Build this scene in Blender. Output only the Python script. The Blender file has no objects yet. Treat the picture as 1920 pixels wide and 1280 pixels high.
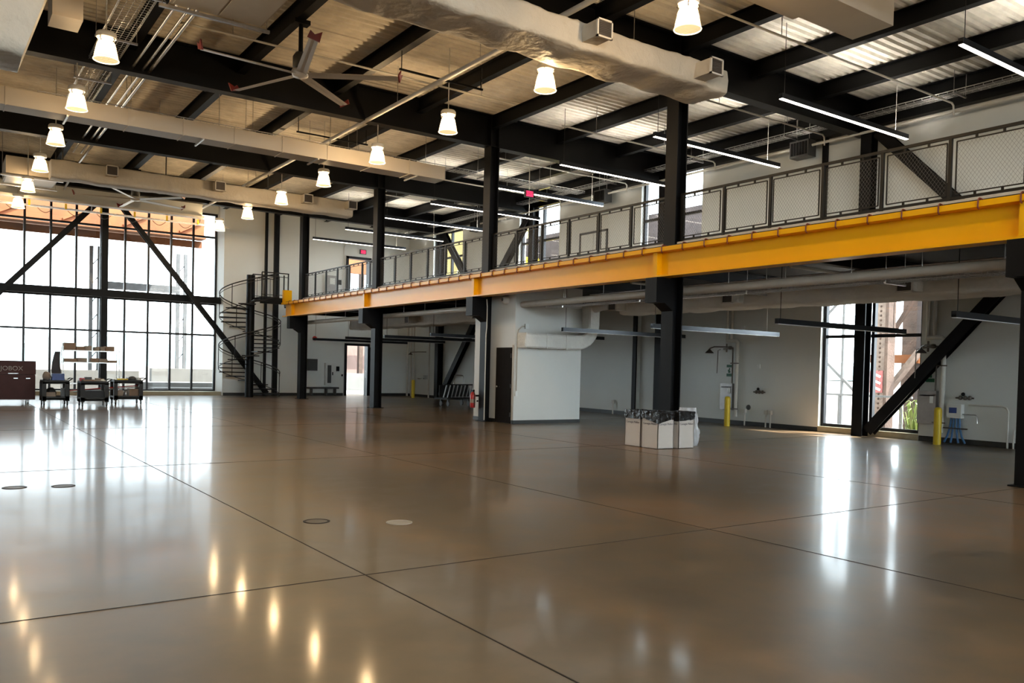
import bpy, math, random
from mathutils import Vector, Matrix, noise
random.seed(7)
SC = bpy.context.scene
COL = SC.collection
PI = math.pi

# ------------------------------------------------------------------ camera, sky, sun, exposure
yaw, pitch, roll = 0.609485, -0.0231774, 0.0243957
F_PX, CX, CY = 1559.477, 958.08, 726.25
fwd = Vector((math.sin(yaw)*math.cos(pitch), math.cos(yaw)*math.cos(pitch), math.sin(pitch)))
r0 = Vector((math.cos(yaw), -math.sin(yaw), 0)); u0 = r0.cross(fwd)
rt = r0*math.cos(roll) + u0*math.sin(roll); up = u0*math.cos(roll) - r0*math.sin(roll)
cd = bpy.data.cameras.new('camera'); cam = bpy.data.objects.new('camera', cd); COL.objects.link(cam)
mw = Matrix.Identity(4)
for i in range(3):
    mw[i][0] = rt[i]; mw[i][1] = up[i]; mw[i][2] = -fwd[i]
mw[0][3], mw[1][3], mw[2][3] = 0, 0, 1.55
cam.matrix_world = mw
cd.sensor_width = 36; cd.lens = F_PX/1920*36
cd.shift_x = (960-CX)/1920; cd.shift_y = (CY-640)/1920
cd.clip_start = 0.05; cd.clip_end = 3000
SC.camera = cam

SC.view_settings.view_transform = 'Standard'
SC.view_settings.look = 'None'
SC.view_settings.gamma = 1
SC.view_settings.exposure = 0.6
try:
    SC.view_settings.use_curve_mapping = False
    SC.cycles.use_denoising = True
    SC.cycles.max_bounces = 8
    SC.cycles.diffuse_bounces = 4
    SC.cycles.transparent_max_bounces = 24
    SC.cycles.sample_clamp_indirect = 6
    SC.cycles.caustics_reflective = False
    SC.cycles.caustics_refractive = False
except Exception:
    pass

W = bpy.data.worlds.new('sky'); SC.world = W; W.use_nodes = True
SKY_BASE, SKY_SUNSIDE, SKY_HORIZON, SKY_TOP = 1.25, 6.5, 6.5, 4.0
nt = W.node_tree; bg = nt.nodes['Background']
def WN(t, **k):
    n = nt.nodes.new(t)
    for a, v in k.items(): setattr(n, a, v)
    return n
def wmap(src, a, b, c, d):
    n = WN('ShaderNodeMapRange', interpolation_type='SMOOTHSTEP')
    for i, v in enumerate((a, b, c, d)): n.inputs[i+1].default_value = v
    nt.links.new(src, n.inputs[0]); return n.outputs[0]
def wadd(a, b):
    n = WN('ShaderNodeMath', operation='ADD'); nt.links.new(a, n.inputs[0])
    if isinstance(b, float): n.inputs[1].default_value = b
    else: nt.links.new(b, n.inputs[1])
    return n.outputs[0]
tc = WN('ShaderNodeTexCoord'); sep = WN('ShaderNodeSeparateXYZ'); dot = WN('ShaderNodeVectorMath', operation='DOT_PRODUCT')
dot.inputs[1].default_value = (0.8, -0.6, 0)
nt.links.new(tc.outputs['Generated'], sep.inputs[0]); nt.links.new(tc.outputs['Generated'], dot.inputs[0])
# hazy bright sky: glow along the horizon, brighter toward the sun's side and overhead
sky = wadd(wmap(dot.outputs['Value'], -0.45, 0.5, 0.0, SKY_SUNSIDE), wmap(sep.outputs['Z'], 0.10, 0.165, SKY_HORIZON, 0.0))
sky = wadd(wadd(sky, wmap(sep.outputs['Z'], 0.3, 0.9, 0.0, SKY_TOP)), SKY_BASE)
nt.links.new(sky, bg.inputs['Strength'])
bg.inputs['Color'].default_value = (0.84, 0.93, 1.0, 1)
sl = bpy.data.lights.new('sun', 'SUN'); so = bpy.data.objects.new('sun', sl); COL.objects.link(so)
sl.energy = 16.0; sl.angle = 0.009; sl.color = (1, 0.93, 0.82)
so.rotation_euler = Vector((-0.44, 0.42, -1.0)).to_track_quat('-Z', 'Y').to_euler()
so.location = (30, -10, 30)

# ------------------------------------------------------------------ materials
def mat(name, col, rough=0.5, metal=0.0, noise_amt=0.0, noise_scale=4.0, bump=0.0, bump_scale=30.0, spec=None, coat=0.0,
        emit=None, emit_s=0.0, trans=0.0):
    m = bpy.data.materials.new(name); m.use_nodes = True
    n = m.node_tree; b = n.nodes['Principled BSDF']
    b.inputs['Base Color'].default_value = (*col, 1)
    b.inputs['Roughness'].default_value = rough
    b.inputs['Metallic'].default_value = metal
    if spec is not None: b.inputs['Specular IOR Level'].default_value = spec
    if coat: b.inputs['Coat Weight'].default_value = coat; b.inputs['Coat Roughness'].default_value = 0.1
    if emit: b.inputs['Emission Color'].default_value = (*emit, 1); b.inputs['Emission Strength'].default_value = emit_s
    if trans: b.inputs['Transmission Weight'].default_value = trans
    t = n.nodes.new('ShaderNodeTexCoord')
    if noise_amt:
        x = n.nodes.new('ShaderNodeTexNoise'); x.inputs['Scale'].default_value = noise_scale; x.inputs['Detail'].default_value = 6
        n.links.new(t.outputs['Object'], x.inputs['Vector'])
        r = n.nodes.new('ShaderNodeValToRGB')
        r.color_ramp.elements[0].position = 0.3; r.color_ramp.elements[1].position = 0.7
        r.color_ramp.elements[0].color = tuple(max(0, c*(1-noise_amt)) for c in col) + (1,)
        r.color_ramp.elements[1].color = tuple(min(1, c*(1+noise_amt)) for c in col) + (1,)
        n.links.new(x.outputs['Fac'], r.inputs[0]); n.links.new(r.outputs[0], b.inputs['Base Color'])
    if bump:
        x = n.nodes.new('ShaderNodeTexNoise'); x.inputs['Scale'].default_value = bump_scale; x.inputs['Detail'].default_value = 5
        n.links.new(t.outputs['Object'], x.inputs['Vector'])
        bp = n.nodes.new('ShaderNodeBump'); bp.inputs['Strength'].default_value = bump; bp.inputs['Distance'].default_value = 0.05
        n.links.new(x.outputs['Fac'], bp.inputs['Height']); n.links.new(bp.outputs[0], b.inputs['Normal'])
    return m

M = {}
M['steel'] = mat('black painted steel', (0.0028, 0.0030, 0.0038), 0.5, noise_amt=0.15, noise_scale=3, spec=0.17)
M['frame'] = mat('black window frame', (0.006, 0.006, 0.009), 0.4, noise_amt=0.1, spec=0.3)
M['railm'] = mat('dark bronze rail paint', (0.008, 0.007, 0.006), 0.45, noise_amt=0.1, spec=0.3)
M['wire'] = mat('grey wire mesh', (0.16, 0.15, 0.14), 0.45, 0.4, noise_amt=0.08)
M['yellow'] = mat('yellow gloss paint', (0.86, 0.42, 0.002), 0.28, noise_amt=0.03, noise_scale=1.5, spec=0.25)
M['yellowb'] = mat('yellow bollard sleeve', (0.72, 0.50, 0.01), 0.45, noise_amt=0.04)
M['redclip'] = mat('red oxide clip', (0.16, 0.03, 0.015), 0.5, noise_amt=0.2)
M['wall'] = mat('grey wall paint', (0.70, 0.71, 0.68), 0.6, noise_amt=0.03, noise_scale=0.6, bump=0.03, bump_scale=60)
M['roomwall'] = mat('white room paint', (0.68, 0.68, 0.65), 0.5, noise_amt=0.02, noise_scale=0.8)
M['base'] = mat('black rubber base', (0.015, 0.016, 0.015), 0.5, noise_amt=0.2)
M['kerb'] = mat('tan sill stone', (0.36, 0.32, 0.22), 0.6, noise_amt=0.15, noise_scale=3)
M['foam'] = mat('sprayed roof insulation', (0.80, 0.75, 0.65), 0.85, noise_amt=0.14, noise_scale=2.2, bump=0.5, bump_scale=6)
M['duct'] = mat('beige duct paint', (0.52, 0.46, 0.38), 0.5, noise_amt=0.05, noise_scale=1.2)
M['wrap'] = mat('white duct wrap fabric', (0.56, 0.51, 0.43), 0.6, noise_amt=0.06, noise_scale=1.8, bump=0.9, bump_scale=4.5)
M['wrapg'] = mat('grey duct wrap fabric', (0.76, 0.75, 0.71), 0.7, noise_amt=0.08, noise_scale=1.8, bump=0.8, bump_scale=5)
M['white'] = mat('white panel', (0.66, 0.63, 0.58), 0.45, noise_amt=0.04)
M['pipe'] = mat('white pipe', (0.62, 0.59, 0.53), 0.45, noise_amt=0.06)
M['pipebeige'] = mat('beige pipe cover', (0.48, 0.43, 0.36), 0.55, noise_amt=0.06)
M['galv'] = mat('galvanised conduit', (0.50, 0.49, 0.48), 0.30, 0.95, noise_amt=0.12, noise_scale=14)
M['grille'] = mat('grille slats', (0.07, 0.06, 0.055), 0.5, noise_amt=0.1)
M['darkg'] = mat('dark grey metal', (0.05, 0.05, 0.05), 0.45, noise_amt=0.15)
M['stain'] = mat('stainless steel', (0.34, 0.32, 0.31), 0.42, 0.7, noise_amt=0.08, noise_scale=10)
M['chrome'] = mat('chrome', (0.7, 0.7, 0.7), 0.15, 1.0, noise_amt=0.02)
M['brass'] = mat('dark brass valve', (0.12, 0.10, 0.08), 0.4, 0.6, noise_amt=0.2)
M['red'] = mat('red paint', (0.45, 0.02, 0.02), 0.35, noise_amt=0.08)
M['redfin'] = mat('dark red fan tip', (0.20, 0.015, 0.015), 0.4, noise_amt=0.1)
M['blade'] = mat('aluminium fan blade', (0.62, 0.60, 0.57), 0.35, 0.25, noise_amt=0.03)
M['brownbox'] = mat('maroon chest paint', (0.060, 0.016, 0.013), 0.5, noise_amt=0.12, spec=0.2)
M['decal'] = mat('worn pale lettering', (0.35, 0.30, 0.27), 0.6, noise_amt=0.2)
M['card'] = mat('brown cardboard', (0.26, 0.17, 0.11), 0.8, noise_amt=0.1, noise_scale=5)
M['card2'] = mat('grey brown cardboard', (0.30, 0.24, 0.19), 0.8, noise_amt=0.1, noise_scale=5)
M['whitebin'] = mat('white corrugated board', (0.74, 0.69, 0.64), 0.6, noise_amt=0.02)
M['liner'] = mat('black bin liner', (0.012, 0.011, 0.011), 0.22, noise_amt=0.2, bump=0.5, bump_scale=11)
M['ink'] = mat('dark ink', (0.09, 0.06, 0.07), 0.6, noise_amt=0.05)
M['blueplas'] = mat('blue plastic', (0.02, 0.05, 0.22), 0.4, noise_amt=0.1)
M['bluehose'] = mat('blue hose', (0.05, 0.16, 0.36), 0.4, noise_amt=0.1)
M['green'] = mat('green sign', (0.01, 0.10, 0.05), 0.5, noise_amt=0.05)
M['whitesign'] = mat('white sign face', (0.75, 0.76, 0.74), 0.5, noise_amt=0.02)
M['exitred'] = mat('lit red exit face', (0.6, 0.02, 0.06), 0.4, emit=(1.0, 0.03, 0.12), emit_s=1.1, noise_amt=0.02)
M['exitblk'] = mat('black exit housing', (0.01, 0.01, 0.01), 0.4, noise_amt=0.02)
M['led'] = mat('lit led diffuser', (0.8, 0.78, 0.72), 0.4, emit=(1.0, 0.90, 0.77), emit_s=7.0, noise_amt=0.01)
M['ledup'] = mat('lit led uplight', (0.8, 0.78, 0.72), 0.4, emit=(1.0, 0.93, 0.82), emit_s=62.0, noise_amt=0.01)
M['ledoff'] = mat('unlit diffuser', (0.72, 0.74, 0.76), 0.3, noise_amt=0.02)
M['ledbody'] = mat('dark anodised luminaire', (0.022, 0.025, 0.032), 0.3, 0.4, noise_amt=0.08)
M['doorm'] = mat('dark brown door', (0.014, 0.011, 0.010), 0.7, noise_amt=0.12, spec=0.05)
M['concrete'] = mat('pale outdoor concrete', (0.15, 0.145, 0.14), 0.8, noise_amt=0.12, noise_scale=1.5)
M['orange'] = mat('orange rusted steel outside', (0.20, 0.062, 0.014), 0.7, noise_amt=0.25, noise_scale=1.2)
M['rust'] = mat('rusted mill steel', (0.075, 0.045, 0.034), 0.8, noise_amt=0.4, noise_scale=2.5, bump=0.4, bump_scale=14)
M['rustpale'] = mat('pale rusted plate', (0.17, 0.125, 0.105), 0.8, noise_amt=0.3, noise_scale=6, bump=0.3, bump_scale=20)
M['greypost'] = mat('grey weathered post', (0.10, 0.10, 0.105), 0.7, noise_amt=0.15)
M['leaf'] = mat('yellow green leaves', (0.13, 0.17, 0.03), 0.6, noise_amt=0.3, noise_scale=6)
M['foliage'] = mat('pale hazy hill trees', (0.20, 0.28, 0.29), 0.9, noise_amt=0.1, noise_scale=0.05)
M['ground'] = mat('gravel ground', (0.24, 0.20, 0.17), 0.9, noise_amt=0.2, noise_scale=0.8)
M['brownwall'] = mat('old mill wall', (0.055, 0.042, 0.042), 0.85, noise_amt=0.3, noise_scale=1.5)
M['pinkwall'] = mat('pink weathered wall', (0.20, 0.13, 0.115), 0.85, noise_amt=0.15, noise_scale=1.0)
M['palewall'] = mat('sunlit cream wall', (0.36, 0.28, 0.10), 0.8, noise_amt=0.12, noise_scale=0.6)
M['pinksign'] = mat('faded red sign', (0.30, 0.085, 0.085), 0.6, noise_amt=0.2, noise_scale=9)
M['rubber'] = mat('black rubber', (0.015, 0.015, 0.015), 0.6, noise_amt=0.1)
M['cloth'] = mat('dark hanging cloth', (0.06, 0.055, 0.06), 0.9, noise_amt=0.15, bump=0.3, bump_scale=12)
M['joint'] = mat('dark joint filler', (0.025, 0.02, 0.017), 0.7, noise_amt=0.2)
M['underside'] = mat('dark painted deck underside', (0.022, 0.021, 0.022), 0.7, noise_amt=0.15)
M['deckm'] = mat('grey walkway deck', (0.32, 0.31, 0.29), 0.6, noise_amt=0.1)

def mat_floor():
    m = bpy.data.materials.new('polished concrete'); m.use_nodes = True
    n = m.node_tree; b = n.nodes['Principled BSDF']; L = n.links.new
    t = n.nodes.new('ShaderNodeTexCoord')
    a = n.nodes.new('ShaderNodeTexNoise'); a.inputs['Scale'].default_value = 0.22; a.inputs['Detail'].default_value = 3; a.inputs['Roughness'].default_value = 0.5
    c = n.nodes.new('ShaderNodeTexNoise'); c.inputs['Scale'].default_value = 2.6; c.inputs['Detail'].default_value = 4; c.inputs['Roughness'].default_value = 0.5
    for q in (a, c): L(t.outputs['Object'], q.inputs['Vector'])
    r = n.nodes.new('ShaderNodeValToRGB'); e = r.color_ramp.elements
    e[0].position = 0.40; e[0].color = (0.095, 0.070, 0.043, 1); e[1].position = 0.60; e[1].color = (0.235, 0.145, 0.080, 1)
    k = e.new(0.5); k.color = (0.155, 0.107, 0.062, 1)
    mx = n.nodes.new('ShaderNodeMix'); mx.data_type = 'FLOAT'; mx.inputs[0].default_value = 0.30
    L(a.outputs['Fac'], mx.inputs[2]); L(c.outputs['Fac'], mx.inputs[3]); L(mx.outputs[0], r.inputs[0]); L(r.outputs[0], b.inputs['Base Color'])
    rr = n.nodes.new('ShaderNodeMapRange'); rr.inputs[1].default_value = 0.3; rr.inputs[2].default_value = 0.7; rr.inputs[3].default_value = 0.34; rr.inputs[4].default_value = 0.40
    L(c.outputs['Fac'], rr.inputs[0]); L(rr.outputs[0], b.inputs['Roughness'])
    b.inputs['Coat Weight'].default_value = 0.34; b.inputs['Coat Roughness'].default_value = 0.10; b.inputs['Coat IOR'].default_value = 1.5
    return m
M['floor'] = mat_floor()

def mat_glass():
    m = bpy.data.materials.new('window glass'); m.use_nodes = True
    n = m.node_tree; n.nodes.remove(n.nodes['Principled BSDF']); o = n.nodes['Material Output']; L = n.links.new
    tr = n.nodes.new('ShaderNodeBsdfTransparent'); tr.inputs[0].default_value = (0.95, 0.98, 0.98, 1)
    gl = n.nodes.new('ShaderNodeBsdfGlossy'); gl.inputs['Roughness'].default_value = 0.02
    lw = n.nodes.new('ShaderNodeLayerWeight'); lw.inputs['Blend'].default_value = 0.5; pw = n.nodes.new('ShaderNodeMath'); pw.operation = 'POWER'; pw.inputs[1].default_value = 4.0
    L(lw.outputs['Facing'], pw.inputs[0]); fr = n.nodes.new('ShaderNodeMath'); fr.operation = 'MULTIPLY_ADD'; fr.inputs[1].default_value = 0.5; fr.inputs[2].default_value = 0.03; L(pw.outputs[0], fr.inputs[0])
    mx = n.nodes.new('ShaderNodeMixShader'); L(fr.outputs[0], mx.inputs[0]); L(tr.outputs[0], mx.inputs[1]); L(gl.outputs[0], mx.inputs[2])
    L(mx.outputs[0], o.inputs[0]); return m
M['glass'] = mat_glass()

def mat_shade():
    m = bpy.data.materials.new('prismatic lamp glass'); m.use_nodes = True
    n = m.node_tree; n.nodes.remove(n.nodes['Principled BSDF']); o = n.nodes['Material Output']; L = n.links.new
    tr = n.nodes.new('ShaderNodeBsdfTransparent'); tr.inputs[0].default_value = (1, 0.93, 0.80, 1)
    tl = n.nodes.new('ShaderNodeBsdfTranslucent'); tl.inputs[0].default_value = (1, 0.86, 0.62, 1)
    em = n.nodes.new('ShaderNodeEmission'); em.inputs[0].default_value = (1.0, 0.72, 0.36, 1); em.inputs[1].default_value = 0.65
    mx = n.nodes.new('ShaderNodeMixShader'); mx.inputs[0].default_value = 0.12
    L(tr.outputs[0], mx.inputs[1]); L(tl.outputs[0], mx.inputs[2])
    ad = n.nodes.new('ShaderNodeAddShader'); L(mx.outputs[0], ad.inputs[0]); L(em.outputs[0], ad.inputs[1])
    L(ad.outputs[0], o.inputs[0]); return m
M['shade'] = mat_shade()

def mat_plastic():
    m = bpy.data.materials.new('clear plastic film'); m.use_nodes = True
    n = m.node_tree; b = n.nodes['Principled BSDF']; o = n.nodes['Material Output']; L = n.links.new
    b.inputs['Base Color'].default_value = (0.85, 0.87, 0.9, 1); b.inputs['Roughness'].default_value = 0.2
    tl = n.nodes.new('ShaderNodeBsdfTranslucent'); tl.inputs[0].default_value = (0.9, 0.92, 0.95, 1)
    tr = n.nodes.new('ShaderNodeBsdfTransparent')
    m1 = n.nodes.new('ShaderNodeMixShader'); m1.inputs[0].default_value = 0.5; L(b.outputs[0], m1.inputs[1]); L(tl.outputs[0], m1.inputs[2])
    m2 = n.nodes.new('ShaderNodeMixShader'); m2.inputs[0].default_value = 0.3; L(m1.outputs[0], m2.inputs[1]); L(tr.outputs[0], m2.inputs[2])
    L(m2.outputs[0], o.inputs[0]); return m
M['film'] = mat_plastic()

# ------------------------------------------------------------------ mesh builder
class MB:
    def __init__(s): s.v = []; s.f = []; s.sm = []
    def add(s, vs, fs, smooth=False):
        b = len(s.v); s.v += [Vector(p) for p in vs]
        for f in fs: s.f.append([b+i for i in f]); s.sm.append(smooth)
        return s
    def box(s, x0, x1, y0, y1, z0, z1):
        return s.add([(x0,y0,z0),(x1,y0,z0),(x1,y1,z0),(x0,y1,z0),(x0,y0,z1),(x1,y0,z1),(x1,y1,z1),(x0,y1,z1)],
              [(3,2,1,0),(4,5,6,7),(0,1,5,4),(1,2,6,5),(2,3,7,6),(3,0,4,7)])
    def _fr(s, p0, p1, upv=(0,0,1)):
        p0 = Vector(p0); p1 = Vector(p1); d = (p1-p0).normalized(); u = Vector(upv)
        if abs(d.dot(u)) > 0.98: u = Vector((0,1,0)) if abs(d.y) < 0.9 else Vector((1,0,0))
        a = d.cross(u).normalized(); b = a.cross(d).normalized()
        return p0, p1, d, a, b
    def beam(s, p0, p1, w, h, upv=(0,0,1)):
        p0, p1, d, a, b = s._fr(p0, p1, upv); vs = []
        for p in (p0, p1):
            for i, j in ((-1,-1),(1,-1),(1,1),(-1,1)): vs.append(p + a*(i*w/2) + b*(j*h/2))
        return s.add(vs, [(3,2,1,0),(4,5,6,7),(0,1,5,4),(1,2,6,5),(2,3,7,6),(3,0,4,7)])
    def poly(s, p0, p1, prof, upv=(0,0,1)):
        p0, p1, d, a, b = s._fr(p0, p1, upv); n = len(prof)
        vs = [p + a*x + b*y for p in (p0, p1) for x, y in prof]
        fs = [tuple(range(n-1,-1,-1)), tuple(range(n, 2*n))] + [(i, (i+1)%n, n+(i+1)%n, n+i) for i in range(n)]
        return s.add(vs, fs)
    def ibeam(s, p0, p1, fw, d, tf=0.02, tw=0.014, upv=(0,0,1)):
        h = d/2; w = fw/2; t = tw/2
        return s.poly(p0, p1, [(-w,-h),(w,-h),(w,-h+tf),(t,-h+tf),(t,h-tf),(w,h-tf),(w,h),(-w,h),(-w,h-tf),(-t,h-tf),(-t,-h+tf),(-w,-h+tf)], upv)
    def cyl(s, p0, p1, r, n=12, r2=None, caps=True):
        p0, p1, d, a, b = s._fr(p0, p1); r2 = r if r2 is None else r2; vs = []
        for p, q in ((p0, r), (p1, r2)):
            for i in range(n):
                t = 2*PI*i/n; vs.append(p + a*(q*math.cos(t)) + b*(q*math.sin(t)))
        s.add(vs, [(i, (i+1)%n, n+(i+1)%n, n+i) for i in range(n)], True)
        if caps: s.add(vs, [tuple(range(n-1,-1,-1)), tuple(range(n, 2*n))])
        return s
    def tube(s, pts, r, n=8):
        pts = [Vector(p) for p in pts]; N = len(pts); vs = []; pa = None
        for i, p in enumerate(pts):
            d = (pts[min(i+1, N-1)] - pts[max(i-1, 0)]).normalized()
            if pa is None:
                u = Vector((0,0,1)) if abs(d.z) < 0.95 else Vector((1,0,0)); a = d.cross(u).normalized()
            else:
                a = (pa - d*pa.dot(d)).normalized()
            b = a.cross(d); pa = a
            for k in range(n):
                t = 2*PI*k/n; vs.append(p + a*(r*math.cos(t)) + b*(r*math.sin(t)))
        fs = [(i*n+k, i*n+(k+1)%n, (i+1)*n+(k+1)%n, (i+1)*n+k) for i in range(N-1) for k in range(n)]
        s.add(vs, fs, True)
        return s.add([vs[i] for i in range(n)] + vs[-n:], [tuple(range(n)), tuple(range(2*n-1, n-1, -1))])
    def lathe(s, c, prof, n=24, axis='z'):
        vs = []
        for r, z in prof:
            for k in range(n):
                t = 2*PI*k/n
                if axis == 'z': vs.append((c[0]+r*math.cos(t), c[1]+r*math.sin(t), c[2]+z))
                elif axis == 'y': vs.append((c[0]+r*math.cos(t), c[1]+z, c[2]+r*math.sin(t)))
                else: vs.append((c[0]+z, c[1]+r*math.cos(t), c[2]+r*math.sin(t)))
        m = len(prof)
        return s.add(vs, [(i*n+k, i*n+(k+1)%n, (i+1)*n+(k+1)%n, (i+1)*n+k) for i in range(m-1) for k in range(n)], True)
    def arc(s, c, r, z, a0, a1): pass

def build(name, mb, m, parent=None, loc=None):
    if parent is not None: base = Vector(parent['_w'])
    elif loc is not None: base = Vector(loc)
    else:
        xs = [v.x for v in mb.v]; ys = [v.y for v in mb.v]; zs = [v.z for v in mb.v]
        base = Vector(((min(xs)+max(xs))/2, (min(ys)+max(ys))/2, min(zs)))
    me = bpy.data.meshes.new(name)
    me.from_pydata([tuple(v-base) for v in mb.v], [], mb.f)
    me.polygons.foreach_set('use_smooth', mb.sm)
    me.update()
    me.materials.append(m)
    o = bpy.data.objects.new(name, me); COL.objects.link(o)
    if parent is not None: o.parent = parent
    else: o.location = base
    o['_w'] = list(base)
    return o

def tag(o, label=None, cat=None, group=None, kind=None):
    if label: o['label'] = label
    if cat: o['category'] = cat
    if group: o['group'] = group
    if kind: o['kind'] = kind
    return o
def thing(name, label, cat, loc, group=None):
    o = bpy.data.objects.new(name, None); COL.objects.link(o); o.location = loc; o['_w'] = list(loc)
    o.empty_display_size = 0.1
    return tag(o, label, cat, group)
def struct(name, mb, m, label=None):
    o = build(name, mb, m); o['kind'] = 'structure'
    if label: o['label'] = label
    return o
def part(p, name, mb, m, label=None):
    o = build(name, mb, m, p)
    if label: o['label'] = label
    return o
def kids(o): return [c for c in COL.objects if c.parent == o]
def copy_tree(o, dx=(0,0,0), label=None, parent=None):
    c = o.copy(); COL.objects.link(c)
    if parent is not None: c.parent = parent
    else: c.location = Vector(o.location) + Vector(dx)
    c['_w'] = list(Vector(o['_w']) + Vector(dx))
    if label: c['label'] = label
    for ch in kids(o): copy_tree(ch, dx, None, c)
    return c
def text_mesh(p, name, s, size, m, loc, rx, ry, rz, align='CENTER', ext=0.002):
    cu = bpy.data.curves.new(name, 'FONT'); cu.body = s; cu.size = size; cu.extrude = ext; cu.align_x = align; cu.align_y = 'CENTER'
    t = bpy.data.objects.new(name, cu); COL.objects.link(t)
    dg = bpy.context.evaluated_depsgraph_get(); dg.update()
    me = bpy.data.meshes.new_from_object(t.evaluated_get(dg))
    bpy.data.objects.remove(t)
    from mathutils import Euler
    R = Matrix.Translation(Vector(loc)-Vector(p['_w'])) @ Euler((rx, ry, rz)).to_matrix().to_4x4()
    me.transform(R); me.materials.clear(); me.materials.append(m)
    o = bpy.data.objects.new(name, me); COL.objects.link(o); o.parent = p; o['_w'] = list(p['_w'])
    return o

K = 20.15/19.5
def rw(y, z): return y*K, 1.55+(z-1.55)*K        # a point read on the right wall
WX = 20.15                                        # inner face of the right wall
CY_ = [34.75, 27.45, 20.15, 12.87, 5.57]          # column lines
X0, X1, Y0, Y1 = -9.0, WX, -9.0, 38.3             # hall

# ------------------------------------------------------------------ setting
struct('floor', MB().box(X0, X1+0.3, Y0, 39.9, -0.2, 0), M['floor'], 'polished brown concrete floor of the hall')
# roof deck: ribs across the purlins
mb = MB(); prof = []; y = Y0
while y < 41:
    prof += [(y, 8.82), (y+0.08, 8.82), (y+0.11, 8.765), (y+0.19, 8.765)]; y += 0.22
vs = [(x, a, b) for x in (X0, X1+0.4) for a, b in prof]; n = len(prof)
mb.add(vs, [(i, i+1, n+i+1, n+i) for i in range(n-1)])
vs2 = [(x, a, 9.0) for x in (X0, X1+0.4) for a in (Y0, 41)]
mb.add(vs2, [(0, 1, 3, 2)])
struct('ceiling', mb, M['foam'], 'cream ribbed roof deck with sprayed insulation')
# far wall with two door openings, glazed bay to the left
DX0, DX1 = 16.75, 17.95
mb = MB()
for x0, x1, z0, z1 in ((10.81, DX0, 0, 8.9), (DX1, X1+0.4, 0, 8.9), (DX0, DX1, 2.52, 4.3), (DX0, DX1, 6.8, 8.9)): mb.box(x0, x1, 38.3, 38.6, z0, z1)
mb.box(10.81, 11.2, 38.6, 39.9, 0, 8.9); mb.box(X0, 10.81, 39.3, 39.8, 8.3, 8.9)
struct('wall_far', mb, M['wall'], 'pale grey end wall beside the spiral stair')
struct('wall_left', MB().box(X0-0.3, X0, Y0, 40, 0, 9), M['wall'])
struct('wall_back', MB().box(X0, 13.5, Y0-0.3, Y0, 0, 4.3).box(13.5, X1+0.3, Y0-0.3, Y0, 0, 0.3).box(13.5, X1+0.3, Y0-0.3, Y0, 3.9, 4.3).box(19.6, X1+0.3, Y0-0.3, Y0, 0.3, 3.9).box(X0, X1+0.3, Y0-0.3, Y0, 8.3, 9).box(12, X1+0.3, Y0-0.3, Y0, 4.3, 8.3), M['wall'])
# right wall : openings per bay
wl0, wl1 = 10.77*K, 13.53*K                       # lower window
UP = [(17.86*K, 20.55*K), (24.98*K, 27.6*K), (31.98*K, 34.6*K)]
mb = MB()
def wbox(y0, y1, z0, z1, d=0.35, x=WX): mb.box(x, x+d, y0, y1, z0, z1)
wbox(Y0, wl0, 0, 9); wbox(wl0, wl1, 4.1, 9); wbox(wl1, UP[0][0], 0, 9)
wbox(UP[0][0], UP[0][1], 0, 4.3, 0.2, WX+0.15)    # recessed infill below the upper window
wbox(UP[0][0], UP[0][1], 8.27, 9)
wbox(UP[0][1], UP[1][0], 0, 9); wbox(UP[1][0], UP[1][1], 0, 4.3); wbox(UP[1][0], UP[1][1], 8.27, 9)
wbox(UP[1][1], UP[2][0], 0, 9); wbox(UP[2][0], UP[2][1], 0, 4.3); wbox(UP[2][0], UP[2][1], 8.0, 9)
wbox(UP[2][1], 38.6, 0, 9)
struct('wall_right', mb, M['wall'], 'pale grey long wall under and above the walkway')
mb = MB()
for a, b in ((Y0, wl0-0.02), (wl1+0.02, UP[0][0]-0.02), (UP[0][1]+0.02, 38.3)): mb.box(WX-0.015, WX, a, b, 0, 0.13)
mb.box(WX+0.13, WX+0.15, UP[0][0], UP[0][1], 0, 0.13)
struct('baseboard_right', mb, M['base'])
mb = MB()
mb.box(10.85, DX0-0.1, 38.285, 38.3, 0, 0.13); mb.box(DX1+0.1, WX-0.02, 38.285, 38.3, 0, 0.13)
struct('baseboard_far', mb, M['base'])
struct('trim_1', MB().box(X0, 10.8, 38.45, 39.35, 0, 0.16), M['kerb'], 'tan stone kerb under the tall glazed wall')
mb = MB(); mb.box(WX-0.02, WX+0.35, wl0, wl1, 0, 0.16)
struct('trim_2', mb, M['kerb'], 'tan stone sill of the low window')
# joints sawn into the floor
mb = MB()
for x in (2.64, 6.35, 11.2): mb.box(x-0.005, x+0.005, Y0, 37, 0.0005, 0.0025)
for yy in (5.6, 12.9, 20.2, 27.5, -1.7): mb.box(X0, WX-0.2, yy-0.004, yy+0.004, 0.0005, 0.0025)
struct('trim_3', mb, M['joint'], 'dark control joints sawn in the floor')

def window(idx, p, x0, x1, z0, z1, ax, vert, hor, wf=0.085, df=0.12, label=None):
    """ax 'x': glazing in plane Y=p spanning x; ax 'y': in plane X=p spanning y. frame + one pane mesh"""
    def B(m, a0, a1, c0, c1, d0, d1):
        if ax == 'x': m.box(a0, a1, p+d0, p+d1, c0, c1)
        else: m.box(p+d0, p+d1, a0, a1, c0, c1)
    m = MB()
    for a in [x0+wf/2, x1-wf/2]+list(vert): B(m, a-wf/2, a+wf/2, z0, z1, -df/2, df/2)
    for c in [z0+wf/2, z1-wf/2]+list(hor): B(m, x0, x1, c-wf/2, c+wf/2, -df/2+0.005, df/2-0.005)
    o = struct('window_%d' % idx, m, M['frame'], label)
    g = MB(); B(g, x0+wf/2, x1-wf/2, z0+wf/2, z1-wf/2, -0.006, 0.006)
    part(o, 'window_pane', g, M['glass'])
    return o
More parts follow.
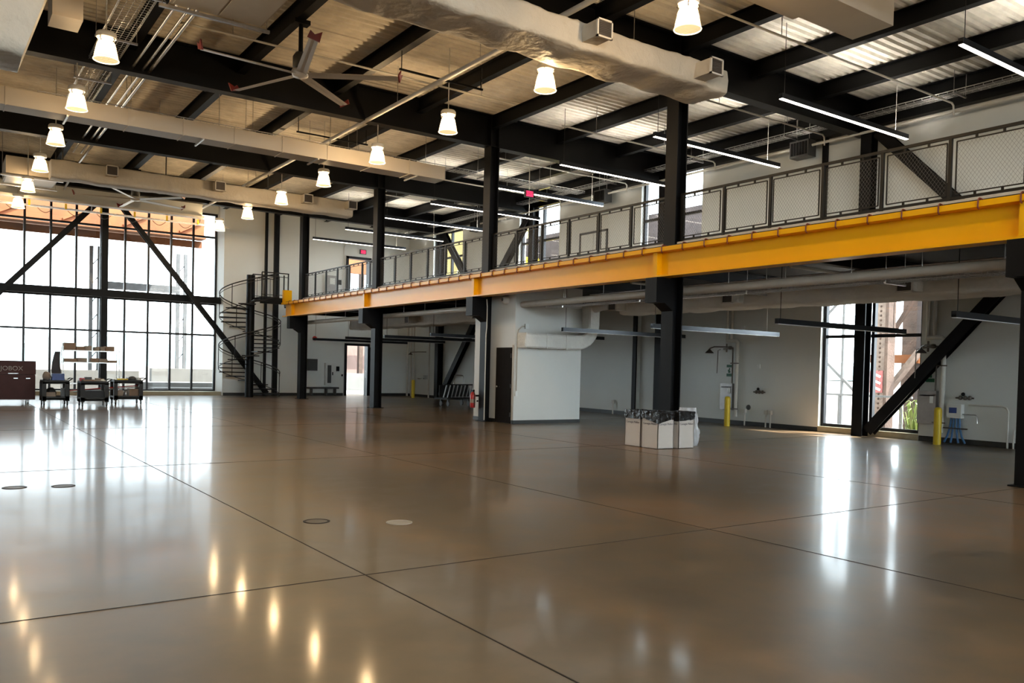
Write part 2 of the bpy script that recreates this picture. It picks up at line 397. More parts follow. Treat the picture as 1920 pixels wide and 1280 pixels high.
vert = [10.71-0.95*k for k in range(1, 20) if 10.71-0.95*k > X0]
window(1, 39.5, X0, 10.81, 0.14, 8.3, 'x', vert, [2.73, 4.15, 7.22], label='tall black framed glazed end wall')
window(2, WX+0.18, wl0, wl1, 0.16, 4.1, 'y', [12.5], [2.63], label='low window between the long wall and the walkway')
for i, (a, b) in enumerate(UP):
    window(3+i, WX+0.18, a, b, 4.3, 8.27 if i < 2 else 8.0, 'y', [(a+b)/2-0.15], [6.75], label=['tall upper window beside the middle column', 'tall upper window behind the crossing braces', 'tall upper window nearest the end wall'][i])
window(6, Y0-0.15, X0, 12, 4.3, 8.3, 'x', [X0+1.5*k for k in range(1, 14)], [6.3], label='added clerestory glazing behind the viewer, for fill daylight')  # unseen window, added so daylight fills the hall from behind the camera
window(7, Y0-0.15, 13.5, 19.6, 0.3, 3.9, 'x', [15, 16.5, 18], [2.6], label='added low glazing behind the viewer, for daylight under the walkway')  # unseen opening, added to brighten the lower walls below the walkway
# far doors
def door(idx, z0, z1, label, leaf):
    m = MB()
    m.box(DX0-0.06, DX0+0.05, 38.22, 38.6, z0, z1+0.06); m.box(DX1-0.05, DX1+0.06, 38.22, 38.6, z0, z1+0.06); m.box(DX0-0.06, DX1+0.06, 38.22, 38.6, z1-0.05, z1+0.06)
    o = struct('door_%d' % idx, m, M['frame'], label)
    g = MB(); g.box(DX0+0.05, DX1-0.05, 38.44, 38.46, z0+0.02, z1-0.05); part(o, 'door_pane', g, M['glass'])
    h = MB(); h.tube([(DX1-0.14, 38.2, z0+0.9), (DX1-0.14, 38.2, z0+1.25)], 0.015); part(o, 'door_handle', h, M['chrome'])
    if leaf:
        l = MB(); l.beam((DX1+0.1, 38.25, z0+0.02+1.2), (DX1+0.28, 37.35, z0+0.02+1.2), 2.4, 0.05, (1,0,0)); part(o, 'door_leaf', l, M['doorm'])
door(1, 0, 2.52, 'open ground floor exit door in the end wall', True)
door(2, 4.3, 6.8, 'glazed upper exit door at the walkway end', False)

# service room below the walkway
RX0, RX1, RY0, RY1 = 13.3, 15.69, 18.92, 20.98
struct('wall_closet', MB().box(RX0, RX1, RY0, RY1, 0, 4.0), M['roomwall'], 'pale small service room under the walkway')
mb = MB(); mb.box(RX0-0.012, RX0, RY0-0.012, RY0+0.08, 0, 0.1); mb.box(RX0-0.012, RX1+0.012, RY0-0.012, RY0, 0, 0.1); mb.box(RX0-0.012, RX0, 19.8, RY1, 0, 0.1)
struct('baseboard_closet', mb, M['base'])
o = struct('door_3', MB().box(RX0-0.03, RX0+0.02, 19.02, 19.78, 0.01, 2.13), M['doorm'], 'dark brown door of the service room')
mb = MB()
for zz in (0.25, 1.05, 1.9): mb.cyl((RX0-0.035, 19.03, zz-0.06), (RX0-0.035, 19.03, zz+0.06), 0.012)
part(o, 'hinge', mb, M['darkg'])
mb = MB(); mb.lathe((RX0-0.03, 19.62, 1.02), [(0.0, -0.09), (0.03, -0.085), (0.035, -0.06), (0.02, -0.03), (0.03, 0)], 12, 'x'); part(o, 'door_knob', mb, M['chrome'])
struct('trim_4', MB().box(RX0-0.02, RX0, 18.94, 19.0, 0.1, 2.2), M['pipebeige'])

# walkway slab
struct('floor_walkway', MB().box(13.0, WX, -3, 36.6, 4.05, 4.25), M['deckm'], 'raised walkway floor along the right side')
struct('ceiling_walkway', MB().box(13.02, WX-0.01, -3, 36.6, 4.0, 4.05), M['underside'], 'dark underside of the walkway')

# ------------------------------------------------------------------ steel frame
names = ['beside the spiral stair, at the far end of the yellow girder', 'standing in front of the open exit door',
         'standing against the pale service room', 'rising behind the white bins', 'at the near end of the yellow girder, cut by the picture edge']
names[4] = 'nearest the viewer, at the near end of the yellow girder'
for i, cy in enumerate(CY_):
    r = thing('steel_column', 'tall black steel column ' + names[i], 'column', (13.2, cy, 0), 'columns carrying the yellow girder')
    part(r, 'shaft', MB().ibeam((13.2, cy, 0.02), (13.2, cy, 8.74), 0.34, 0.30, 0.03, 0.03, (1,0,0)), M['steel'])
    m = MB(); m.poly((0, cy-0.10, 0), (0, cy+0.10, 0), [(0,0)]*3) if False else None
    c = MB()
    prof = [(13.05, 2.86), (12.80, 3.02), (12.55, 3.02), (12.55, 3.55), (13.05, 3.55)]
    for y0, y1 in ((cy-0.17, cy+0.17),):
        nn = len(prof); vs = [(x, y0, z) for x, z in prof] + [(x, y1, z) for x, z in prof]
        c.add(vs, [tuple(range(nn)), tuple(range(2*nn-1, nn-1, -1))] + [(k, nn+k, nn+(k+1)%nn, (k+1)%nn) for k in range(nn)])
    part(r, 'corbel', c, M['steel'])
    part(r, 'base_plate', MB().box(12.98, 13.42, cy-0.23, cy+0.23, 0.0, 0.02), M['steel'])
GY = [34.75, 27.45, 20.15, 12.87, 5.57, -1.73]
gl = ['over the column beside the spiral stair', 'over the column near the exit door', 'over the column at the service room', 'over the column behind the white bins',
      'nearest the viewer over the hall', 'above and behind the viewer']
for i, gy in enumerate(GY):
    o = build('roof_girder', MB().ibeam((X0, gy, 8.31), (WX, gy, 8.31), 0.30, 0.90, 0.035, 0.02), M['steel'])
    tag(o, 'deep black roof girder ' + gl[i], 'girder', 'roof girders')
pl = {8.4: 'left of the right hand row of pendant lamps', 10.8: 'right of the right hand row of pendant lamps', 13.2: 'running over the row of tall columns', 15.6: 'first inside the walkway bay',
      18.0: 'next to the long wall', 6.0: 'above the near ceiling fan', 3.6: 'above the galvanised conduits', 1.2: 'left of the cable tray', -1.2: 'furthest left over the hall', -3.6: 'far to the left beyond the tray'}
for x, l in pl.items():
    o = build('roof_purlin', MB().ibeam((x, Y0, 8.57), (x, 38.3, 8.57), 0.18, 0.37, 0.02, 0.012), M['steel'])
    tag(o, 'slim black roof purlin ' + l, 'purlin', 'roof purlins')
o = build('eave_beam', MB().ibeam((WX-0.14, Y0, 8.38), (WX-0.14, 38.2, 8.38), 0.22, 0.70, 0.025, 0.015), M['steel']); tag(o, 'black eave beam along the top of the long wall', 'beam')
wn = ['beside the low window', 'beside the middle upper window', 'between the two upper diagonal braces', 'near the end wall with pipes']
for i, cy in enumerate((12.62, 19.95, 27.3, 34.75)):
    o = build('wall_column', MB().ibeam((WX-0.16, cy, 0.0), (WX-0.16, cy, 8.05), 0.30, 0.30, 0.03, 0.03, (1,0,0)), M['steel'])
    tag(o, 'black wall column on the long wall ' + wn[i], 'column', 'columns on the long wall')
def brace(p0, p1, l, w=0.28, h=0.22):
    o = build('diagonal_brace', MB().ibeam(p0, p1, w, h, 0.025, 0.02, (1,0,0)) if abs(p0[1]-p1[1]) > 1 else MB().ibeam(p0, p1, w, h, 0.025, 0.02, (0,1,0)), M['steel'])
    tag(o, l, 'brace', 'diagonal wind braces')
bx = WX-0.16
brace((bx, 12.35, 0.15), (bx, 9.0, 3.85), 'black diagonal brace rising from the low window column')
brace((bx, 12.35, 7.85), (bx, 8.9, 4.35), 'black diagonal brace above the walkway, falling toward the viewer')
brace((bx, 27.5, 7.85), (bx, 30.9, 4.35), 'black diagonal brace leaning away beside an upper window')
brace((bx, 34.5, 7.85), (bx, 31.2, 4.35), 'black diagonal brace beside the upper window nearest the end wall')
brace((bx, 34.45, 0.15), (bx, 31.3, 3.85), 'black diagonal brace behind the platform cart')
# frame standing in front of the glazed end wall
o = build('end_wall_column', MB().ibeam((6.0, 38.88, 0), (6.0, 38.88, 8.6), 0.26, 0.26, 0.03, 0.03), M['steel']); tag(o, 'black column in front of the glazed end wall', 'column')
o = build('wind_beam', MB().box(X0, 12.4, 38.08, 38.42, 4.18, 4.44) if False else MB().box(X0, 10.8, 38.62, 38.74, 4.14, 4.44), M['steel']); tag(o, 'black horizontal beam across the glazed end wall', 'beam')
brace((5.8, 38.48, 8.2), (-1.2, 38.48, 0.15), 'black diagonal brace falling away left across the glazing', 0.22, 0.22)
brace((6.25, 38.01, 8.2), (12.75, 38.01, 0.12), 'black diagonal brace falling from glazing to the spiral stair', 0.20, 0.22)
for x, w, l in ((12.7, 0.10, 'slim black post on the end wall behind the spiral stair'), (13.18, 0.22, 'broad black post on the end wall behind the spiral stair')):
    o = build('wall_post', MB().box(x-w/2, x+w/2, 38.14, 38.3, 0, 8.6), M['steel']); tag(o, l, 'post')
o = build('wall_post', MB().box(WX-0.08, WX, 13.97*1.0-0.05, 14.07, 4.3, 8.1), M['steel']); tag(o, 'slim black post on the long wall above the low window', 'post')
o = build('wall_post', MB().box(WX-0.05, WX+0.1, UP[0][1]+0.02, UP[0][1]+0.2, 0, 4.0), M['steel']); tag(o, 'slim black post on the lower long wall behind the bins', 'post')

# walkway joists
for i in range(11):
    if i == 6: continue
    yy = -1.73+3.65*i
    o = build('walkway_joist', MB().ibeam((13.36, yy+0.5, 3.84), (WX-0.32, yy+0.5, 3.84), 0.16, 0.30, 0.02, 0.012), M['steel'])
    tag(o, 'black joist under the walkway floor', 'joist', 'joists under the walkway')

# ------------------------------------------------------------------ yellow crane girder
r = thing('crane_girder', 'long yellow crane girder carried along the walkway edge', 'girder', (12.8, 16, 3.56))
ya, yb = -2.5, 35.75
gp = [(-0.17,-0.31),(0.17,-0.31),(0.17,-0.275),(0.01,-0.275),(0.01,0.215),(0.22,0.215),(0.22,0.305),(-0.22,0.305),(-0.22,0.215),(-0.01,0.215),(-0.01,-0.275),(-0.17,-0.275)]
part(r, 'girder_body', MB().poly((12.8, ya, 3.87), (12.8, yb, 3.87), gp), M['yellow'])
part(r, 'crane_rail', MB().box(12.70, 12.90, ya, yb-0.2, 4.175, 4.215), M['railm'])
for cy in CY_:
    for s in (0,):
        part(r, 'stiffener', MB().box(12.65, 12.79, cy-0.06, cy+0.06, 3.60, 4.08), M['yellow'])
yy = 0.9
while yy < 35.2:
    m = MB(); m.tube([(12.72, yy, 4.20), (12.60, yy, 4.21), (12.565, yy, 4.18), (12.563, yy, 4.07), (12.60, yy, 4.055)], 0.013, 6)
    part(r, 'rail_clip', m, M['redclip']); yy += 0.585
part(r, 'end_stop', MB().box(12.62, 12.98, 35.55, 35.75, 4.17, 4.72), M['yellow'])

# ------------------------------------------------------------------ walkway railing
PW = 1.155
def panel_wire(x, y0, y1, z0, z1, sp=0.062, t=0.0022):
    m = MB(); w = y1-y0; h = z1-z0; k = 0.75
    c = -h*k
    while c < w + h*k:
        for sgn in (1, -1):
            # line y = y0 + c + sgn*k*(z-z0) (rising) clipped to the rectangle
            pts = []
            for z in (0, h):
                pts.append((c + (k*z if sgn > 0 else k*(h-z)), z))
            (a, za), (b, zb) = pts
            if a > b: (a, za), (b, zb) = (b, zb), (a, za)
            lo = max(a, 0); hi = min(b, w)
            if hi - lo > 0.02:
                f0 = (lo-a)/(b-a); f1 = (hi-a)/(b-a)
                m.beam((x, y0+lo, z0+za+(zb-za)*f0), (x, y0+hi, z0+za+(zb-za)*f1), t, t, (1,0,0))
        c += sp
    return m
rn = ['nearest the viewer', 'behind the white bins column', 'above the service room', 'leading to the spiral stair', 'behind the near column']
spans = [(5.75, 12.68, 'walkway railing nearest the viewer, before the lit wall'), (13.06, 19.97, 'walkway railing above the white bins and service room'), (20.33, 27.27, 'walkway railing in front of the crossing braces'),
         (27.63, 34.57, 'walkway railing in front of the upper exit door')]
RZ0, RZ1 = 4.33, 5.36
proto_panel = None
for (a, b, l) in spans:
    r = thing('walkway_railing', 'dark mesh ' + l, 'railing', (13.2, a, 4.25), 'railing bays of the walkway')
    npn = 6; pw = (b-a)/npn
    part(r, 'top_rail', MB().beam((13.2, a, RZ1), (13.2, b, RZ1), 0.05, 0.045), M['railm'])
    part(r, 'bottom_rail', MB().beam((13.2, a, RZ0+0.06), (13.2, b, RZ0+0.06), 0.04, 0.04), M['railm'])
    part(r, 'toe_plate', MB().box(13.10, 13.115, a, b, 4.25, 4.34), M['pipebeige'])
    for k in range(npn+1):
        yk = a+0.03+(b-a-0.06)*k/npn
        part(r, 'post', MB().beam((13.2, yk, 4.25), (13.2, yk, RZ1-0.02), 0.05, 0.05), M['railm'])
    for k in range(npn):
        p0 = a+pw*k+0.075; p1 = a+pw*(k+1)-0.075; z0 = RZ0+0.13; z1 = RZ1-0.08
        f = MB()
        for q in (p0, p1): f.beam((13.2, q, z0), (13.2, q, z1), 0.018, 0.018)
        for q in (z0, z1): f.beam((13.2, p0, q), (13.2, p1, q), 0.018, 0.018)
        for q in (p0+0.3, p1-0.3):
            f.beam((13.2, q, z1), (13.2, q, RZ1-0.02), 0.03, 0.03); f.beam((13.2, q, z0), (13.2, q, RZ0+0.08), 0.03, 0.03)
        fo = part(r, 'mesh_panel', f, M['railm'])
        part(fo, 'wire_mesh', panel_wire(13.2, p0, p1, z0, z1), M['wire'])

# ------------------------------------------------------------------ spiral stair
SX, SY, SR = 11.48, 36.55, 1.28
r = thing('spiral_stair', 'dark steel spiral stair beside the glazed end wall', 'stair', (SX, SY, 0))
part(r, 'centre_pole', MB().cyl((SX, SY, 0), (SX, SY, 5.35), 0.18, 20), M['steel'])
NT = 24; A0 = math.radians(-26); A1 = math.radians(678); DA = (A1-A0)/NT; H = 4.4
def sp(th, rad, z): return (SX+rad*math.cos(th), SY+rad*math.sin(th), z)
def zt(th): return H*(th-A0)/(A1-A0)
for k in range(NT-1):
    t0 = A0+DA*k; t1 = t0+DA*1.12; z = H*(k+1)/NT
    m = MB(); top = [sp(t0, 0.17, z), sp(t0, SR, z), sp((t0+t1)/2, SR, z), sp(t1, SR, z), sp(t1, 0.17, z)]
    bot = [(a, b, c-0.045) for a, b, c in top]
    m.add(top+bot, [(0,1,2,3,4), (9,8,7,6,5)]+[(j, 5+j, 5+(j+1)%5, (j+1)%5) for j in range(5)])
    part(r, 'tread', m, M['steel'])
    if k % 2 == 0:
        tm = (t0+t1)/2
        part(r, 'baluster', MB().cyl(sp(tm, SR+0.01, z-0.05), sp(tm, SR+0.01, zt(tm)+1.05), 0.016, 8), M['steel'])
for dz, rr, nm in ((1.06, 0.024, 'handrail'), (0.94, 0.014, 'guard_rail'), (0.06, 0.016, 'stringer_rail')):
    pts = [sp(A0+(A1-A0)*i/150, SR+0.01, zt(A0+(A1-A0)*i/150)+dz) for i in range(151)]
    part(r, nm, MB().tube(pts, rr, 8), M['railm'])
# landing
r = thing('stair_landing', 'dark steel landing joining the spiral stair to the walkway', 'landing', (12.3, 36.5, 4.25))
part(r, 'platform', MB().box(11.68, 13.0, 35.85, 37.2, 4.28, 4.38).box(11.68, 13.0, 35.85, 35.9, 4.1, 4.28), M['steel'])
for x, y in ((11.75, 35.88), (12.35, 35.88), (12.95, 35.95), (12.95, 36.5), (12.95, 37.15), (12.35, 37.15), (11.75, 37.15)):
    part(r, 'post', MB().beam((x, y, 4.38), (x, y, 5.45), 0.045, 0.045), M['railm'])
for z, rr in ((5.46, 0.024), (5.3, 0.014), (4.5, 0.014)):
    part(r, 'rail', MB().tube([(11.75, 35.88, z), (12.95, 35.88, z)], rr), M['railm'])
    part(r, 'rail', MB().tube([(11.75, 37.15, z), (12.95, 37.15, z)], rr), M['railm'])
m = MB()
for i in range(1, 6): m.cyl((11.75+0.2*i, 37.15, 4.38), (11.75+0.2*i, 37.15, 5.3), 0.012, 6)
part(r, 'infill_bars', m, M['railm'])

# ------------------------------------------------------------------ pendant lamps
def pendant(x, y, label, left, first={}):
    girder = min(abs(y-g) for g in GY) < 0.2
    if left not in first:
        r = thing('pendant_lamp', label, 'lamp', (x, y, 6.87), 'warm pendant high bay lamps'); b = (x, y, 6.87)
        part(r, 'housing', MB().lathe(b, [(0.0, 0.50), (0.07, 0.50), (0.15, 0.485), (0.17, 0.455), (0.17, 0.395), (0.155, 0.38), (0.11, 0.375), (0.0, 0.375)], 28), M['lampcap'])
        for k in range(4):
            t = PI/4+k*PI/2
            part(r, 'shade_clip', MB().tube([(x+0.14*math.cos(t), y+0.14*math.sin(t), 6.87+0.39), (x+0.165*math.cos(t), y+0.165*math.sin(t), 6.87+0.35), (x+0.125*math.cos(t), y+0.125*math.sin(t), 6.87+0.31)], 0.012, 6), M['chrome'])
        sh = part(r, 'glass_shade', MB().lathe(b, [(0.095, 0.345), (0.13, 0.325), (0.152, 0.275), (0.172, 0.19), (0.192, 0.10), (0.210, 0.0)], 36), M['shade'])
        rim = MB(); rim.tube([(x+0.211*math.cos(2*PI*i/40), y+0.211*math.sin(2*PI*i/40), 6.87) for i in range(41)], 0.009, 6)
        part(sh, 'shade_rim', rim, M['rimm'])
        ld = bpy.data.lights.new('lamp_bulb', 'POINT'); ld.energy = LAMP_W*(0.35 if left else 1.0); ld.color = (1.0, 0.74, 0.45); ld.shadow_soft_size = 0.06
        lo = bpy.data.objects.new('lamp_bulb', ld); COL.objects.link(lo); lo.parent = r; lo.location = (0, 0, 0.2); lo['_w'] = [x, y, 7.07]
        first[left] = r
    else:
        f = first[left]; r = copy_tree(f, (x-f['_w'][0], y-f['_w'][1], 0), label)
        for c in kids(r):
            if c.name.startswith('rod'): bpy.data.objects.remove(c)
    part(r, 'rod', MB().cyl((x, y, 7.36), (x, y, 7.87 if girder else 8.84), 0.012, 8), M['pipe'])
    return r
LAMP_W = 85
M['lampcap'] = mat('white lamp housing', (0.80, 0.77, 0.70), 0.4, noise_amt=0.02)
M['rimm'] = mat('bright glass rim', (0.9, 0.85, 0.75), 0.3, emit=(1.0, 0.82, 0.55), emit_s=1.3, noise_amt=0.01)
o_n = ['first', 'second', 'third', 'fourth', 'fifth', 'sixth', 'seventh', 'eighth', 'ninth', 'tenth']
for k in range(10):
    y = 20.15+3.65*(k-5)
    lab = ('warm glowing bell pendant lamp in the right row, %s from the end wall' % o_n[9-k])
    pendant(9.6, y, lab, False)
for k in range(9):
    y = 5.55+3.65*k
    pendant(2.53, y, 'warm glowing bell pendant lamp in the left row, %s from the end wall' % o_n[8-k], True)

# ------------------------------------------------------------------ linear luminaires
def linear(name, x0, x1, y, z, label, grp, lit, ztop):
    r = thing(name, label, 'light fixture', ((x0+x1)/2, y, z), grp)
    part(r, 'body', MB().box(x0, x1, y-0.045, y-0.037, z+0.012, z+0.12).box(x0, x1, y+0.037, y+0.045, z+0.012, z+0.12).box(x0, x0+0.008, y-0.037, y+0.037, z+0.012, z+0.12).box(x1-0.008, x1, y-0.037, y+0.037, z+0.012, z+0.12).box(x0, x1, y-0.037, y+0.037, z+0.03, z+0.06), M['ledbody'])
    part(r, 'diffuser', MB().box(x0+0.01, x1-0.01, y-0.04, y+0.04, z, z+0.014), M['led'] if lit else M['ledoff'])
    if lit: part(r, 'uplight_diffuser', MB().box(x0+0.01, x1-0.01, y-0.035, y+0.035, z+0.06, z+0.07), M['ledup'])
    for x in (x0+0.12, x1-0.5): part(r, 'hanger', MB().cyl((x, y, z+0.12), (x, y, ztop), 0.007, 6), M['railm'] if x < (x0+x1)/2 else M['pipe'])
ln = ['nearest the viewer', 'second from the viewer', 'third from the viewer', 'fourth from the viewer', 'fifth from the viewer', 'sixth from the viewer', 'seventh from the viewer', 'eighth from the viewer', 'farthest, by the end wall']
for k in range(9):
    y = 7.4+3.65*k
    linear('strip_light', 14.3, 19.05, y, 7.22, 'long lit strip light above the walkway, ' + ln[k], 'lit strip lights above the walkway', True, 8.84)
    if not (18 < y < 21.5): linear('strip_light', 14.4, 19.25, y, 2.60, 'long unlit strip light below the walkway, ' + ln[k], 'unlit strip lights below the walkway', False, 4.0)
    else: linear('strip_light', 14.4, 19.25, y-0.15, 2.60, 'long unlit strip light below the walkway, in front of the service room', 'unlit strip lights below the walkway', False, 4.0)

# ------------------------------------------------------------------ ducts
def wrapped(axis, a0, a1, c0, c1, z0, z1, amp=0.035, step=0.10, seed=0.0, nper=28, slant=0.0):
    """fabric wrapped rectangular duct: rounded section with folds"""
    m = MB(); N = max(3, int((a1-a0)/step)); vs = []
    cc, zc = (c0+c1)/2, (z0+z1)/2; hw, hh = (c1-c0)/2, (z1-z0)/2
    for i in range(N+1):
        a = a0+(a1-a0)*i/N; e = 1.0
        for k in range(nper):
            t = 2*PI*k/nper; ct, st = math.cos(t), math.sin(t); p = 0.28
            x = hw*math.copysign(abs(ct)**p, ct); z = hh*math.copysign(abs(st)**p, st)
            q = Vector((a*1.3+seed, x*2.2, z*2.2)); d = noise.noise(q*1.1)*amp + (1-abs(noise.noise(Vector((a*2.4+x*2.0+seed, z*2.6-a*1.2, x*2.2))))*2.4)*amp*0.45
            sag = -0.25*amp*(1+math.sin(a*2*PI/1.2+seed)) if st < -0.5 else 0
            l = math.hypot(x, z); x += x/l*d; z += z/l*d + sag
            aa = a + slant*z*(i/N)
            vs.append((aa, cc+x, zc+z) if axis == 'x' else (cc+x, aa, zc+z))
    m.add(vs, [(i*nper+k, i*nper+(k+1)%nper, (i+1)*nper+(k+1)%nper, (i+1)*nper+k) for i in range(N) for k in range(nper)], True)
    m.add(vs[:nper], [tuple(range(nper-1, -1, -1))]); m.add(vs[-nper:], [tuple(range(nper))])
    return m
def grille_box(p, axis, a0, a1, f0, f1, z0, z1, mt):
    """outlet stub: face at f0 (front), root at f1"""
    b = MB(); fr = MB(); sl = MB()
    def B(m, a, aa, f, ff, z, zz):
        f, ff = min(f, ff), max(f, ff)
        if axis == 'x': m.box(a, aa, f, ff, z, zz)
        else: m.box(f, ff, a, aa, z, zz)
    s = 1 if f1 > f0 else -1
    B(b, a0+0.02, a1-0.02, f0+s*0.02, f1, z0+0.02, z1-0.02)
    for (u, v, w, q) in ((a0, a0+0.03, z0, z1), (a1-0.03, a1, z0, z1), (a0, a1, z0, z0+0.03), (a0, a1, z1-0.03, z1)): B(fr, u, v, f0-s*0.012, f0+s*0.03, w, q)
    B(sl, a0+0.03, a1-0.03, f0+s*0.012, f0+s*0.018, z0+0.03, z1-0.03)
    n = 9
    for i in range(n):
        zc = z0+0.045+(z1-z0-0.09)*i/(n-1); B(sl, a0+0.03, a1-0.03, f0+s*0.0, f0+s*0.025, zc-0.006, zc+0.006)
    o = part(p, 'outlet', b, mt); part(o, 'outlet_frame', fr, M['white']); part(o, 'outlet_slats', sl, M['grille'])
r = thing('wrapped_duct', 'cream fabric wrapped duct crossing above the near ceiling fan', 'duct', (8, 11.95, 7.2))
part(r, 'duct_wrap', wrapped('x', -2.0, 13.1, 11.42, 12.42, 7.19, 7.66, 0.06, 0.09, 3.0, 36), M['wrap'])
for x in (9.29, 12.13): grille_box(r, 'x', x, x+0.35, 11.0, 11.55, 7.26, 7.58, M['wrap'])
for x in (0.5, 4.2, 7.3, 11.0): part(r, 'hanger', MB().cyl((x, 11.93, 7.6), (x, 11.93, 8.83), 0.008, 6), M['galv'])
r = thing('sheet_duct', 'smooth beige rectangular duct between the second and third girders', 'duct', (6, 21.9, 7.1))
part(r, 'duct_body', MB().box(-2.0, 12.5, 21.6, 22.2, 7.09, 7.48), M['duct'])
for i in range(11): x = -1.2+1.25*i; part(r, 'seam_flange', MB().box(x, x+0.025, 21.585, 22.215, 7.075, 7.495), M['duct'])
for x in (0.0, 3.0, 6.0, 9.0, 12.0): part(r, 'hanger', MB().cyl((x, 21.9, 7.48), (x, 21.9, 8.83), 0.008, 6), M['galv'])
for x in (-0.5, 2.5, 5.5, 8.5, 11.5): part(r, 'trapeze_bar', MB().box(x, x+0.04, 21.5, 22.3, 7.03, 7.07), M['galv'])
r = thing('wrapped_duct', 'fabric wrapped duct with grilles above the far ceiling fan', 'duct', (8, 30.3, 7.25))
part(r, 'duct_wrap', wrapped('x', 3.05, 13.2, 29.75, 30.4, 7.20, 7.76, 0.035, 0.11, 9.0, 30), M['wrap'])
for x in (4.55, 7.95, 11.1, 13.0-0.15): grille_box(r, 'x', x, x+0.36, 29.38, 29.85, 7.40, 7.73, M['wrap'])
for x in (3.4, 6.5, 10.0): part(r, 'hanger', MB().cyl((x, 30.05, 7.7), (x, 30.05, 8.83), 0.02, 6), M['darkg'])
# air handlers
def handler(x0, x1, y0, y1, z0, z1, label):
    r = thing('air_handler', label, 'air handler', ((x0+x1)/2, (y0+y1)/2, z0), 'ceiling air handlers')
    part(r, 'cabinet', MB().box(x0, x1, y0, y1, z0, z1), M['duct'])
    xm = (x0+x1)/2
    for a, b in ((x0+0.04, xm-0.02), (xm+0.02, x1-0.04)): part(r, 'access_panel', MB().box(a, b, y0+0.05, y1-0.05, z0-0.02, z0), M['white'])
    for y in (y0-0.05, y1+0.05): part(r, 'support_channel', MB().box(x0-0.15, x1+0.15, y-0.03, y+0.03, z0-0.07, z0-0.02), M['galv'])
    for x in (x0-0.1, x1+0.1):
        for y in (y0-0.05, y1+0.05): part(r, 'hanger', MB().cyl((x, y, z0-0.05), (x, y, 8.83), 0.009, 6), M['galv'])
handler(3.12, 4.62, 12.7, 14.35, 7.30, 7.85, 'beige ceiling air handler close above the galvanised conduits')
handler(1.95, 3.45, 31.65, 33.3, 7.45, 8.05, 'beige ceiling air handler with white underside near the end wall')
r = thing('wrapped_duct', 'bulky fabric wrapped duct hanging in the upper left corner', 'duct', (0.5, 15.0, 6.7))
part(r, 'duct_wrap', wrapped('x', -3.5, 1.42, 14.2, 15.5, 6.0, 8.1, 0.07, 0.08, 17.0, 44, 0.32), M['wrap'])
o = build('plenum_box', MB().poly((1.85, 17.0, 0), (1.85, 17.9, 0), [(0,0),(1,0),(1,1)]) if False else MB().box(1.75, 2.25, 17.2, 17.9, 7.72, 8.25), M['duct']); tag(o, 'small beige plenum box beside the bulky wrapped duct', 'duct')
r = thing('sheet_duct', 'smooth beige duct end high above the walkway edge', 'duct', (12, 8.7, 7.8))
part(r, 'duct_body', MB().box(10.4, 14.0, 8.45, 9.25, 7.8, 8.3), M['duct'])
part(r, 'duct_branch', MB().box(10.4, 12.7, 9.25, 9.6, 7.95, 8.3), M['duct'])
# ducts under the walkway
r = thing('wrapped_duct', 'grey fabric wrapped duct under the walkway near the low window', 'duct', (16.1, 8, 3.2))
part(r, 'duct_wrap', wrapped('y', -2.5, 17.2, 15.6, 16.5, 3.13, 3.56, 0.04, 0.10, 31.0, 30), M['wrapg'])
for y in (4.4, 8.6, 12.9, 16.9): grille_box(r, 'y', y, y+0.34, 15.2, 15.7, 3.18, 3.44, M['wrapg'])
r = thing('wrapped_duct', 'grey fabric wrapped duct under the walkway beyond the service room', 'duct', (16.1, 28, 3.2))
part(r, 'duct_wrap', wrapped('y', 22.2, 35.5, 15.7, 16.5, 3.15, 3.62, 0.04, 0.12, 41.0, 30), M['wrapg'])
for y in (24.0, 29.0): grille_box(r, 'y', y, y+0.36, 15.3, 15.8, 3.2, 3.5, M['wrapg'])
r = thing('room_duct', 'pale round duct elbow bending up from the service room', 'duct', (14.5, 18.3, 2.35))
pts = [(13.36, 18.70, 2.33), (14.9, 18.70, 2.33)]
for i in range(1, 9):
    t = PI/2*i/8; pts.append((15.3+0.55*math.sin(t), 18.70, 2.88-0.55*math.cos(t)))
pts += [(15.85, 18.70, 3.1), (15.85, 18.70, 3.36)]
m = MB(); vs = []; hw = 0.20; hd = 0.19
for i, p_ in enumerate(pts):
    a_ = Vector(pts[min(i+1, len(pts)-1)])-Vector(pts[max(i-1, 0)]); a_.normalize(); nrm = Vector((-a_.z, 0, a_.x))
    for (u_, w_) in ((-1, -0.8), (-0.8, -1), (0.8, -1), (1, -0.8), (1, 0.8), (0.8, 1), (-0.8, 1), (-1, 0.8)): vs.append(Vector(p_)+nrm*(u_*hw)+Vector((0, w_*hd, 0)))
n8 = 8; m.add(vs, [(i*n8+k, i*n8+(k+1)%n8, (i+1)*n8+(k+1)%n8, (i+1)*n8+k) for i in range(len(pts)-1) for k in range(n8)]+[tuple(range(8)), tuple(range(len(vs)-1, len(vs)-9, -1))])
part(r, 'duct_pipe', m, M['wrapg'])
m = MB()
for x in (13.38, 14.1, 14.8): m.box(x, x+0.03, 18.495, 18.93, 2.12, 2.54)
part(r, 'duct_collar', m, M['wrapg'])
pts = [(15.85, 18.66, 3.34), (15.88, 18.3, 3.42), (15.95, 17.9, 3.45), (16.0, 17.25, 3.42)]
part(r, 'transition', MB().tube(pts, 0.15, 16), M['wrapg'])

